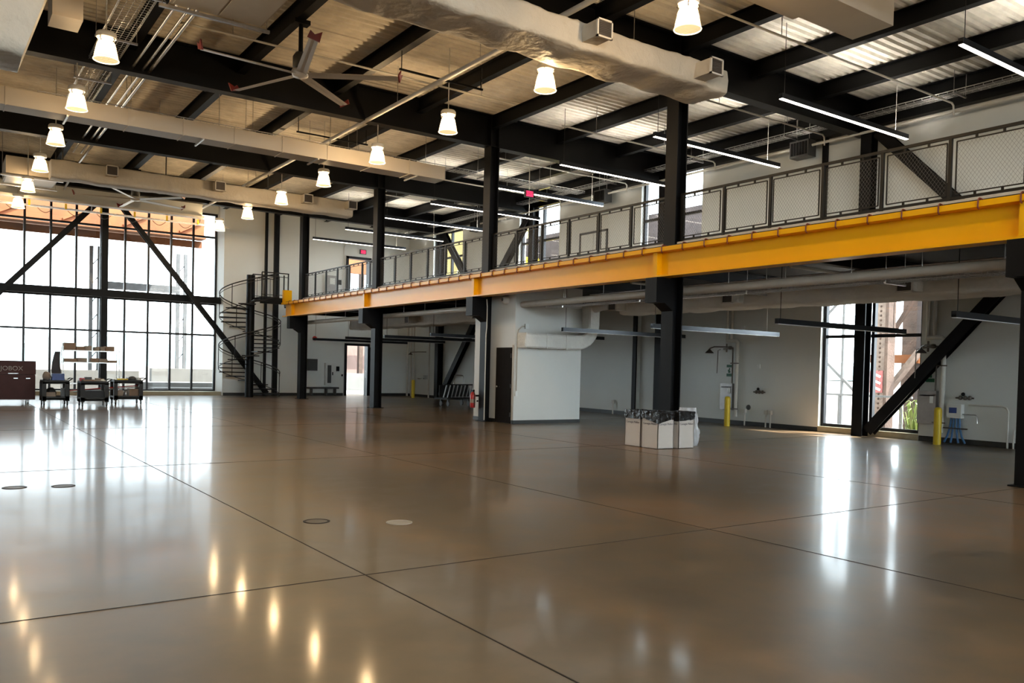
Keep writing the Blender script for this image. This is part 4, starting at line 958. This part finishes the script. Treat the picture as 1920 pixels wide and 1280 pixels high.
# ------------------------------------------------------------------ tool chest, carts and shelf at far left
x0, x1, y0, y1 = 1.15, 2.82, 31.3, 32.1
r = thing('tool_chest', 'large maroon job site tool chest on casters', 'chest', ((x0+x1)/2, (y0+y1)/2, 0))
part(r, 'chest_body', MB().box(x0, x1, y0, y1, 0.14, 0.95), M['brownbox'])
part(r, 'lid', MB().box(x0-0.01, x1+0.01, y0-0.015, y1, 0.96, 1.40), M['brownbox'])
text_mesh(r, 'lettering', 'JOBOX', 0.20, M['decal'], (2.15, y0-0.02, 1.15), PI/2, 0, 0)
part(r, 'handle', MB().box(2.05, 2.33, y0-0.04, y0-0.015, 0.98, 1.0), M['galv'])
for x in (2.2, 2.55): part(r, 'latch', MB().box(x, x+0.12, y0-0.03, y0, 0.82, 0.85), M['galv'])
for x in (x0+0.15, x1-0.2):
    for y in (y0+0.12, y1-0.12): part(r, 'caster', MB().cyl((x-0.03, y, 0.065), (x+0.03, y, 0.065), 0.065, 14).box(x-0.05, x+0.05, y-0.05, y+0.05, 0.12, 0.14), M['galv'])
def cart(x0, x1, y0, y1, zt_, label):
    r = thing('utility_cart', label, 'cart', ((x0+x1)/2, (y0+y1)/2, 0), 'black utility carts')
    for z, nm in ((zt_-0.06, 'upper_shelf'), (0.20, 'lower_shelf')):
        m = MB(); m.box(x0, x1, y0, y1, z, z+0.03); m.box(x0, x1, y0, y0+0.02, z-0.03, z+0.09); m.box(x0, x1, y1-0.02, y1, z-0.03, z+0.09); m.box(x0, x0+0.02, y0, y1, z, z+0.08); m.box(x1-0.02, x1, y0, y1, z, z+0.08)
        part(r, nm, m, M['rubber'])
    for x in (x0+0.05, x1-0.05):
        for y in (y0+0.05, y1-0.05):
            part(r, 'leg', MB().box(x-0.06, x+0.06, y-0.05, y+0.05, 0.14, zt_-0.03), M['rubber'])
            part(r, 'caster', MB().cyl((x-0.02, y, 0.065), (x+0.02, y, 0.065), 0.065, 12).box(x-0.03, x+0.03, y-0.03, y+0.03, 0.12, 0.15), M['darkg'])
    part(r, 'push_handle', MB().tube([(x1-0.03, y0+0.05, zt_), (x1+0.10, y0+0.05, zt_+0.09), (x1+0.10, y1-0.05, zt_+0.09), (x1-0.03, y1-0.05, zt_)], 0.018, 8), M['rubber'])
cart(2.92, 3.68, 30.2, 31.0, 0.78, 'black utility cart beside the maroon tool chest')
cart(3.92, 4.72, 29.45, 30.25, 0.78, 'black utility cart in the middle, piled with brown parts')
cart(5.1, 6.0, 30.75, 31.55, 0.80, 'black utility cart at the right end, with a yellow tray')
def loose(name, x0, x1, y0, y1, z0, z1, m, label, cat='box', grp=None):
    mb_ = MB(); mb_.box(x0, x1, y0, y1, z0, z1); o = build(name, mb_, M[m])
    bv = o.modifiers.new('bevel', 'BEVEL'); bv.width = 0.006; bv.segments = 2
    tag(o, label, cat, grp); return o
def lump(name, c, rx, ry, rz, m, label, cat, seed=0.0):
    mb_ = MB(); N = 18; R2 = 10; vs = []
    for j in range(R2+1):
        ph = -PI/2+PI*j/R2
        for i in range(N):
            t = 2*PI*i/N; v = Vector((math.cos(ph)*math.cos(t), math.cos(ph)*math.sin(t), math.sin(ph)))
            d = 1+0.25*noise.noise(v*2.1+Vector((seed, 0, 0)))
            vs.append((c[0]+rx*v.x*d, c[1]+ry*v.y*d, max(c[2], c[2]+rz+rz*v.z*d)))
    mb_.add(vs, [(j*N+i, j*N+(i+1)%N, (j+1)*N+(i+1)%N, (j+1)*N+i) for j in range(R2) for i in range(N)], True)
    o = build(name, mb_, M[m]); return tag(o, label, cat)
lump('paper_bag', (3.06, 30.5, 0.81), 0.12, 0.15, 0.13, 'card2', 'crumpled tan bag on the cart beside the tool chest', 'bag', 2)
loose('tote', 3.2, 3.55, 30.3, 30.7, 0.755, 1.02, 'blueplas', 'dark blue plastic tote on the cart beside the tool chest', 'tote')
loose('device', 3.56, 3.64, 30.3, 30.6, 0.762, 0.85, 'whitesign', 'small pale device at the edge of the first cart', 'device')
lump('tool_bag', (3.22, 30.75, 0.235), 0.15, 0.14, 0.16, 'rubber', 'dark tool bag on the low shelf of the first cart', 'bag', 5)
loose('parts_tray', 4.0, 4.35, 29.55, 29.95, 0.755, 0.85, 'card', 'shallow brown parts tray on the middle cart', 'tray')
loose('wood_block', 4.36, 4.5, 29.6, 29.8, 0.755, 0.90, 'card2', 'small tan block on the middle cart', 'block')
lump('rag', (4.58, 29.7, 0.755), 0.08, 0.1, 0.06, 'whitesign', 'small pale rag on the middle cart', 'rag', 8)
loose('crate', 4.0, 4.6, 29.6, 30.1, 0.235, 0.5, 'rubber', 'dark crate on the low shelf of the middle cart', 'crate')
pipe('metal_bar', [(3.7, 30.2, 0.48), (5.9, 31.3, 0.62)], 0.018, M['red'], 'long red bar lying across the middle and right carts', 'bar')
pipe('metal_bar', [(3.8, 30.15, 0.44), (5.95, 31.2, 0.58)], 0.016, M['galv'], 'long bright bar lying beside the red bar', 'bar')
loose('tray', 5.2, 5.55, 30.85, 31.25, 0.775, 0.87, 'yellowb', 'yellow tray on the right hand cart', 'tray')
lump('cap', (5.70, 31.05, 0.775), 0.14, 0.16, 0.09, 'darkg', 'dark curved helmet like shell on the right hand cart', 'shell', 3)
loose('small_box', 5.85, 5.97, 30.85, 31.05, 0.775, 0.92, 'whitesign', 'small white box at the end of the right hand cart', 'box')
loose('carton', 5.6, 5.9, 30.9, 31.3, 0.235, 0.52, 'card', 'brown carton on the low shelf of the right hand cart', 'box')
loose('carton', 5.18, 5.4, 30.9, 31.3, 0.235, 0.48, 'card2', 'tan carton on the low shelf of the right hand cart', 'box')
lump('jar', (5.5, 31.0, 0.235), 0.07, 0.07, 0.12, 'stain', 'shiny jar between the cartons of the right hand cart', 'jar', 9)
for i, (x0, x1, y0, z0, z1, mm, l) in enumerate((
    (3.0, 3.3, 30.28, 0.235, 0.42, 'card2', 'tan carton on the low shelf of the first cart'), (3.46, 3.62, 30.3, 0.235, 0.55, 'darkg', 'dark power tool case on the low shelf of the first cart'),
    (4.1, 4.3, 29.95, 0.755, 0.93, 'darkg', 'dark drill case on the middle cart'), (4.5, 4.66, 29.9, 0.755, 0.88, 'card', 'small brown carton at the end of the middle cart'),
    (5.58, 5.78, 31.28, 0.775, 0.9, 'darkg', 'dark case behind the yellow tray'), (5.42, 5.55, 31.3, 0.775, 0.85, 'card', 'small brown carton behind the yellow tray'),
    (3.95, 4.1, 30.0, 0.755, 0.9, 'red', 'small red case on the middle cart'), (3.0, 3.18, 30.75, 0.755, 0.92, 'rubber', 'black case at the back of the first cart'))):
    loose('case', x0, x1, y0, y0+0.22, z0, z1, mm, l, 'case')
# wire shelf
sx0, sx1, sy0, sy1 = 3.86, 5.68, 33.3, 33.85
r = thing('wire_shelving', 'open wire shelving behind the carts loaded with brown boxes', 'shelf', ((sx0+sx1)/2, 33.6, 0))
for x in (sx0, sx1):
    for y in (sy0, sy1): part(r, 'post', MB().cyl((x, y, 0), (x, y, 1.95), 0.013, 8), M['galv'])
for z in (0.15, 0.62, 1.38, 1.80):
    m = MB(); m.box(sx0, sx1, sy0-0.01, sy0+0.01, z-0.015, z+0.015); m.box(sx0, sx1, sy1-0.01, sy1+0.01, z-0.015, z+0.015)
    for i in range(25):
        x = sx0+(sx1-sx0)*i/24; m.box(x-0.004, x+0.004, sy0, sy1, z, z+0.008)
    part(r, 'wire_shelf', m, M['galv'])
bx_ = [(3.88, 4.25, 0.26, 'card'), (4.27, 4.55, 0.14, 'card'), (4.57, 4.78, 0.17, 'card2'), (4.86, 5.02, 0.14, 'card2'), (5.05, 5.2, 0.15, 'card2'), (5.22, 5.52, 0.17, 'card')]
bl = ['tall brown box', 'flat brown box', 'tan box', 'small tan box', 'second small tan box', 'wide brown box']
for (a, b, h, mm), l in zip(bx_, bl): loose('storage_box', a, b, 33.34, 33.8, 1.815, 1.815+h, mm, l + ' on the upper wire shelf', 'box', 'boxes on the upper wire shelf')
bx_ = [(3.90, 4.3, 0.12, 'card'), (4.32, 4.62, 0.15, 'card2'), (4.75, 5.0, 0.15, 'card'), (5.02, 5.3, 0.13, 'card2'), (5.32, 5.62, 0.08, 'card')]
bl = ['long flat brown box', 'tan box', 'square brown box', 'tan box with a lid', 'thin brown box']
for (a, b, h, mm), l in zip(bx_, bl): loose('storage_box', a, b, 33.34, 33.8, 1.395, 1.395+h, mm, l + ' on the middle wire shelf', 'box', 'boxes on the middle wire shelf')
m = MB(); N = 10; vs = []
for j in range(9):
    z = 1.75-1.05*j/8; w = 0.085+0.075*math.sin(PI*0.5*j/8)+0.02*math.sin(3.1*j)
    for i in range(N):
        t = 2*PI*i/N; vs.append((3.70+w*math.cos(t)*(1+0.2*math.sin(3*t))-0.05*math.sin(PI*j/8), 33.5+0.09*math.sin(t), z))
m.add(vs, [(j*N+i, j*N+(i+1)%N, (j+1)*N+(i+1)%N, (j+1)*N+i) for j in range(8) for i in range(N)], True); m.add(vs[:N], [tuple(range(N))]); m.add(vs[-N:], [tuple(range(N))])
o = build('hanging_cloth', m, M['cloth']); tag(o, 'dark cloth hanging from the left end of the wire shelving', 'cloth')

# platform carts beyond the service room
r = thing('platform_cart', 'dark platform cart with slatted deck beyond the service room', 'cart', (17.1, 28.3, 0))
part(r, 'deck', MB().beam((16.35, 28.2, 0.30), (18.0, 28.6, 0.30), 0.75, 0.06), M['rubber'])
for i in range(8):
    x = 16.45+0.2*i; part(r, 'slat_rack', MB().beam((x, 28.15+0.045*i, 0.34), (x+0.13, 28.15+0.045*i, 0.82), 0.05, 0.03), M['galv'])
part(r, 'rack_rail', MB().beam((16.5, 28.22, 0.84), (18.05, 28.6, 0.84), 0.05, 0.05), M['rubber'])
part(r, 'side_panel', MB().beam((16.45, 28.5, 0.58), (18.05, 28.85, 0.58), 0.03, 0.46), M['rubber'])
part(r, 'handle', MB().tube([(17.15, 28.6, 0.8), (17.2, 28.6, 1.2), (17.25, 28.62, 1.23), (17.65, 28.7, 1.2), (17.68, 28.7, 1.15), (17.7, 28.7, 0.8)], 0.018, 8), M['galv'])
for x, y in ((16.6, 28.05), (17.7, 28.3), (16.55, 28.5), (17.65, 28.75)): part(r, 'caster', MB().cyl((x-0.02, y, 0.1), (x+0.03, y, 0.1), 0.1, 14).box(x-0.03, x+0.04, y-0.04, y+0.04, 0.19, 0.27), M['darkg'])

# floor boxes
for (x, y, l) in ((3.12, 7.75, 'round dark floor box beside the crossing joints'), (3.81, 7.33, 'round pale floor box right of the dark one'), (0.82, 11.35, 'round floor box at the far left of the floor'), (1.32, 11.26, 'round floor box right of the far left one')):
    r = thing('floor_box', l, 'floor box', (x, y, 0), 'round floor boxes')
    part(r, 'ring', MB().lathe((x, y, 0), [(0.13, 0.0), (0.13, 0.004), (0.105, 0.004), (0.105, 0.001)], 28), M['joint'] if 'pale' not in l else M['pipebeige'])
    part(r, 'cover', MB().lathe((x, y, 0), [(0.105, 0.002), (0.0, 0.0025)], 28), M['joint'] if False else M['pipebeige'] if 'pale' in l else M['darkg'])

# ------------------------------------------------------------------ outside
struct('ground', MB().box(-300, 500, -150, 600, -0.5, -0.25), M['ground'], 'bare ground outside the hall')
struct('path_outside', MB().box(-20, 22, 39.9, 60, -0.25, -0.02), M['concrete'])
r = thing('canopy_beam', 'orange rusted roof beam outside the glazed end wall', 'beam', (0, 44, 7.3))
part(r, 'beam_web', MB().box(-16, 11.4, 44.0, 44.12, 7.82, 8.75), M['orange'])
part(r, 'beam_flange', MB().box(-16, 11.4, 43.6, 44.5, 7.70, 7.78), M['orange'])
part(r, 'lower_beam', MB().box(-16, 11.4, 44.4, 44.55, 7.32, 7.66), M['orange'])
for i in range(8): part(r, 'strut', MB().beam((-8+2.6*i, 43.95, 8.0), (-6.9+2.6*i, 43.95, 8.6), 0.1, 0.1), M['orange'])
part(r, 'soffit', MB().box(-16, 11.4, 44.6, 52, 8.6, 8.7), M['orange'])
for (x, y, l) in ((7.27, 50, 'grey lattice post outside left of the end wall column'), (11.75, 50, 'grey lattice post outside behind the right hand brace')):
    r = thing('lattice_post', l, 'post', (x, y, -0.2))
    for dx in (-0.2, 0.2): part(r, 'leg', MB().box(x+dx-0.09, x+dx+0.09, y-0.09, y+0.09, -0.25, 7.6), M['greypost'])
    m = MB()
    for i in range(7): z = 0.6+i; m.beam((x-0.14, y, z), (x+0.14, y, z+0.35), 0.05, 0.05)
    part(r, 'lacing', m, M['greypost'])
o = build('tie_beam', MB().box(7.52, 11.5, 49.9, 50.1, 5.35, 5.75), M['greypost']); tag(o, 'grey tie beam between the lattice posts outside', 'beam')
o = build('retaining_wall', MB().box(-10, 8.6, 45.0, 45.4, -0.25, 0.95), M['concrete']); tag(o, 'low concrete wall outside behind the carts', 'wall')
o = build('retaining_wall', MB().box(9.4, 13.5, 46.05, 46.6, -0.25, 1.1), M['concrete']); tag(o, 'low concrete wall outside near the spiral stair', 'wall')
for i in range(3):
    o = build('stone_step', MB().box(8.8, 13.5, 41.6+1.1*i, 46, -0.25+0.22*i, -0.03+0.22*i), M['concrete']); tag(o, ['lowest', 'middle', 'upper'][i] + ' pale concrete step outside the end wall', 'step', 'steps outside')
for i, (x, y, rx, h) in enumerate(((40, 260, 45, 9), (110, 300, 70, 11), (190, 330, 80, 12), (-40, 280, 60, 8), (300, 230, 80, 14), (330, 170, 60, 18))):
    m = MB(); N = 40; vs = []
    for j in range(N+1):
        t = j/N; hh = h*math.sin(PI*t)**0.6*(0.8+0.4*noise.noise(Vector((t*6, i*3.1, 0)))) + 0.2
        px = x+rx*(t-0.5)*2
        vs += [(px, y-25, -0.3), (px, y, hh), (px, y+25, -0.3)]
    m.add(vs, [(3*j, 3*j+3, 3*j+4, 3*j+1) for j in range(N)]+[(3*j+1, 3*j+4, 3*j+5, 3*j+2) for j in range(N)], True)
    struct('hill_outside', m, M['foliage'])
# outside the exit door
o = build('mill_wall', MB().box(19.0, 27.0, 50, 50.4, -0.25, 4.6), M['pinkwall']); tag(o, 'pink weathered wall outside the open exit door', 'wall')
o = build('concrete_block', MB().box(19.5, 23.5, 46.5, 47.3, -0.25, 1.0), M['concrete']); tag(o, 'pale concrete block outside the exit door', 'block')
r = thing('mill_gantry', 'orange and grey mill frame outside the upper door', 'frame', (22, 49, 0))
part(r, 'beam', MB().box(16, 26, 48.2, 48.5, 7.2, 8.2), M['orange']); part(r, 'beam', MB().box(16, 26, 48.2, 48.5, 5.5, 5.7), M['greypost'])
for x in (20.6, 22.0): part(r, 'leg', MB().box(x, x+0.25, 48.2, 48.5, -0.25, 7.2), M['rust'])
# rusted mill outside the low window
r = thing('mill_column', 'rusted riveted mill column outside the low window', 'column', (23.75, 14.3, -0.25))
mx = 23.72
part(r, 'web_plate', MB().box(mx-0.08, mx+0.08, 14.12, 14.62, -0.25, 9), M['rustpale'])
part(r, 'flange_plate', MB().box(mx-0.2, mx+0.2, 14.02, 14.12, -0.25, 9), M['rust'])
m = MB()
for i in range(46): m.lathe((mx-0.08, 14.34, 0.2+i*0.14), [(0.0, -0.03), (0.03, -0.02), (0.035, 0)], 8, 'x')
o = part(r, 'rivets', m, M['rust']); o['kind'] = 'stuff'
r = thing('faded_sign', 'faded red and white sign on the riveted mill column', 'sign', (mx-0.1, 14.42, 1.1))
part(r, 'sign_plate', MB().box(mx-0.105, mx-0.085, 14.2, 14.62, 1.08, 1.75), M['pinksign'])
for i in range(3): part(r, 'white_stroke', MB().beam((mx-0.108, 14.27, 1.16+0.2*i), (mx-0.108, 14.55, 1.27+0.2*i), 0.07, 0.006, (1,0,0)), M['whitesign'])
o = build('mill_column', MB().box(25.5, 26.3, 13.75, 14.72, -0.25, 9), M['rust']); tag(o, 'dark rusted mill column behind the riveted one', 'column')
o = build('mill_column', MB().box(24.7, 25.1, 13.3, 13.8, -0.25, 9), M['brownwall']); tag(o, 'dark brown mill column at the edge of the low window', 'column')
o = build('mill_beam', MB().box(24.5, 24.68, 13.6, 15.4, 2.0, 2.26), M['orange']); tag(o, 'orange rusted cross beam outside the low window', 'beam')
o = build('mill_brace', MB().beam((24.35, 14.75, 0.75), (24.35, 13.5, 2.35), 0.12, 0.30, (1,0,0)), M['rustpale']); tag(o, 'pale rusted lower diagonal outside the low window', 'brace')
o = build('mill_brace', MB().beam((24.45, 14.85, 2.25), (24.45, 13.75, 4.0), 0.10, 0.16, (1,0,0)), M['rust']); tag(o, 'rusted upper diagonal outside the low window', 'brace')
o = build('mill_wall', MB().box(27.0, 27.3, 11.0, 15.6, -0.25, 0.8), M['brownwall']); tag(o, 'low dark mill wall outside the low window', 'wall')
r = thing('guard_rail', 'grey guard rail outside the low window', 'railing', (22.8, 15, -0.25))
for y in (13.1, 14.62, 15.1, 16.6): part(r, 'post', MB().box(22.77, 22.83, y-0.035, y+0.035, -0.25, 1.0), M['greypost'])
part(r, 'top_bar', MB().box(22.765, 22.835, 12.8, 17.2, 0.96, 1.02), M['greypost'])
r = thing('mill_trestle', 'thin grey trestle outside the low window', 'trestle', (26, 17.1, -0.25))
part(r, 'pole', MB().box(25.96, 26.04, 17.1, 17.18, -0.25, 5), M['greypost'])
part(r, 'diagonal', MB().beam((26, 17.9, 2.15), (26, 16.3, 0.75), 0.09, 0.09), M['greypost'])
part(r, 'diagonal', MB().beam((26, 18.3, 3.2), (26, 17.1, 4.4), 0.07, 0.07), M['greypost'])
part(r, 'cross_bar', MB().box(25.97, 26.03, 15.8, 18.6, 3.25, 3.31), M['greypost'])
m = MB(); rnd = random.Random(3)
for i in range(90):
    a = rnd.uniform(0, 2*PI); l = rnd.uniform(0.4, 1.25); cx_, cy_ = 21.85+rnd.uniform(-0.2, 0.2), 12.15+rnd.uniform(-0.25, 0.25)
    p0 = Vector((cx_, cy_, -0.25)); p1 = p0 + Vector((math.cos(a)*0.25*l, math.sin(a)*0.25*l, l)); p2 = p1 + Vector((math.cos(a)*0.22, math.sin(a)*0.22, 0.05-0.15*l))
    s_ = Vector((-math.sin(a), math.cos(a), 0))*0.018
    m.add([p0-s_*0.5, p0+s_*0.5, p1+s_, p1-s_, p2], [(0,1,2,3), (3,2,4)])
o = build('grass_clump', m, M['leaf']); tag(o, 'yellow green grass clump outside the low window', 'plant', None, 'stuff')
# old mill seen through the upper windows
o = build('mill_building', MB().box(34, 40, 29.5, 49, -0.25, 10.6), M['brownwall']); tag(o, 'dark old mill building outside the middle upper window', 'building')
o = build('yellow_machine', MB().box(29, 31, 40, 44, -0.25, 7.6).box(29.5, 30.5, 41, 43, 7.6, 8.3), M['yellowb']); tag(o, 'yellow painted machinery outside the upper windows', 'machine')
o = build('mill_building', MB().box(33, 38, 52, 66, -0.25, 13), M['palewall']); tag(o, 'sunlit pale mill building outside the upper window nearest the end wall', 'building')

for o in list(COL.objects):
    if '_w' in o.keys(): del o['_w']
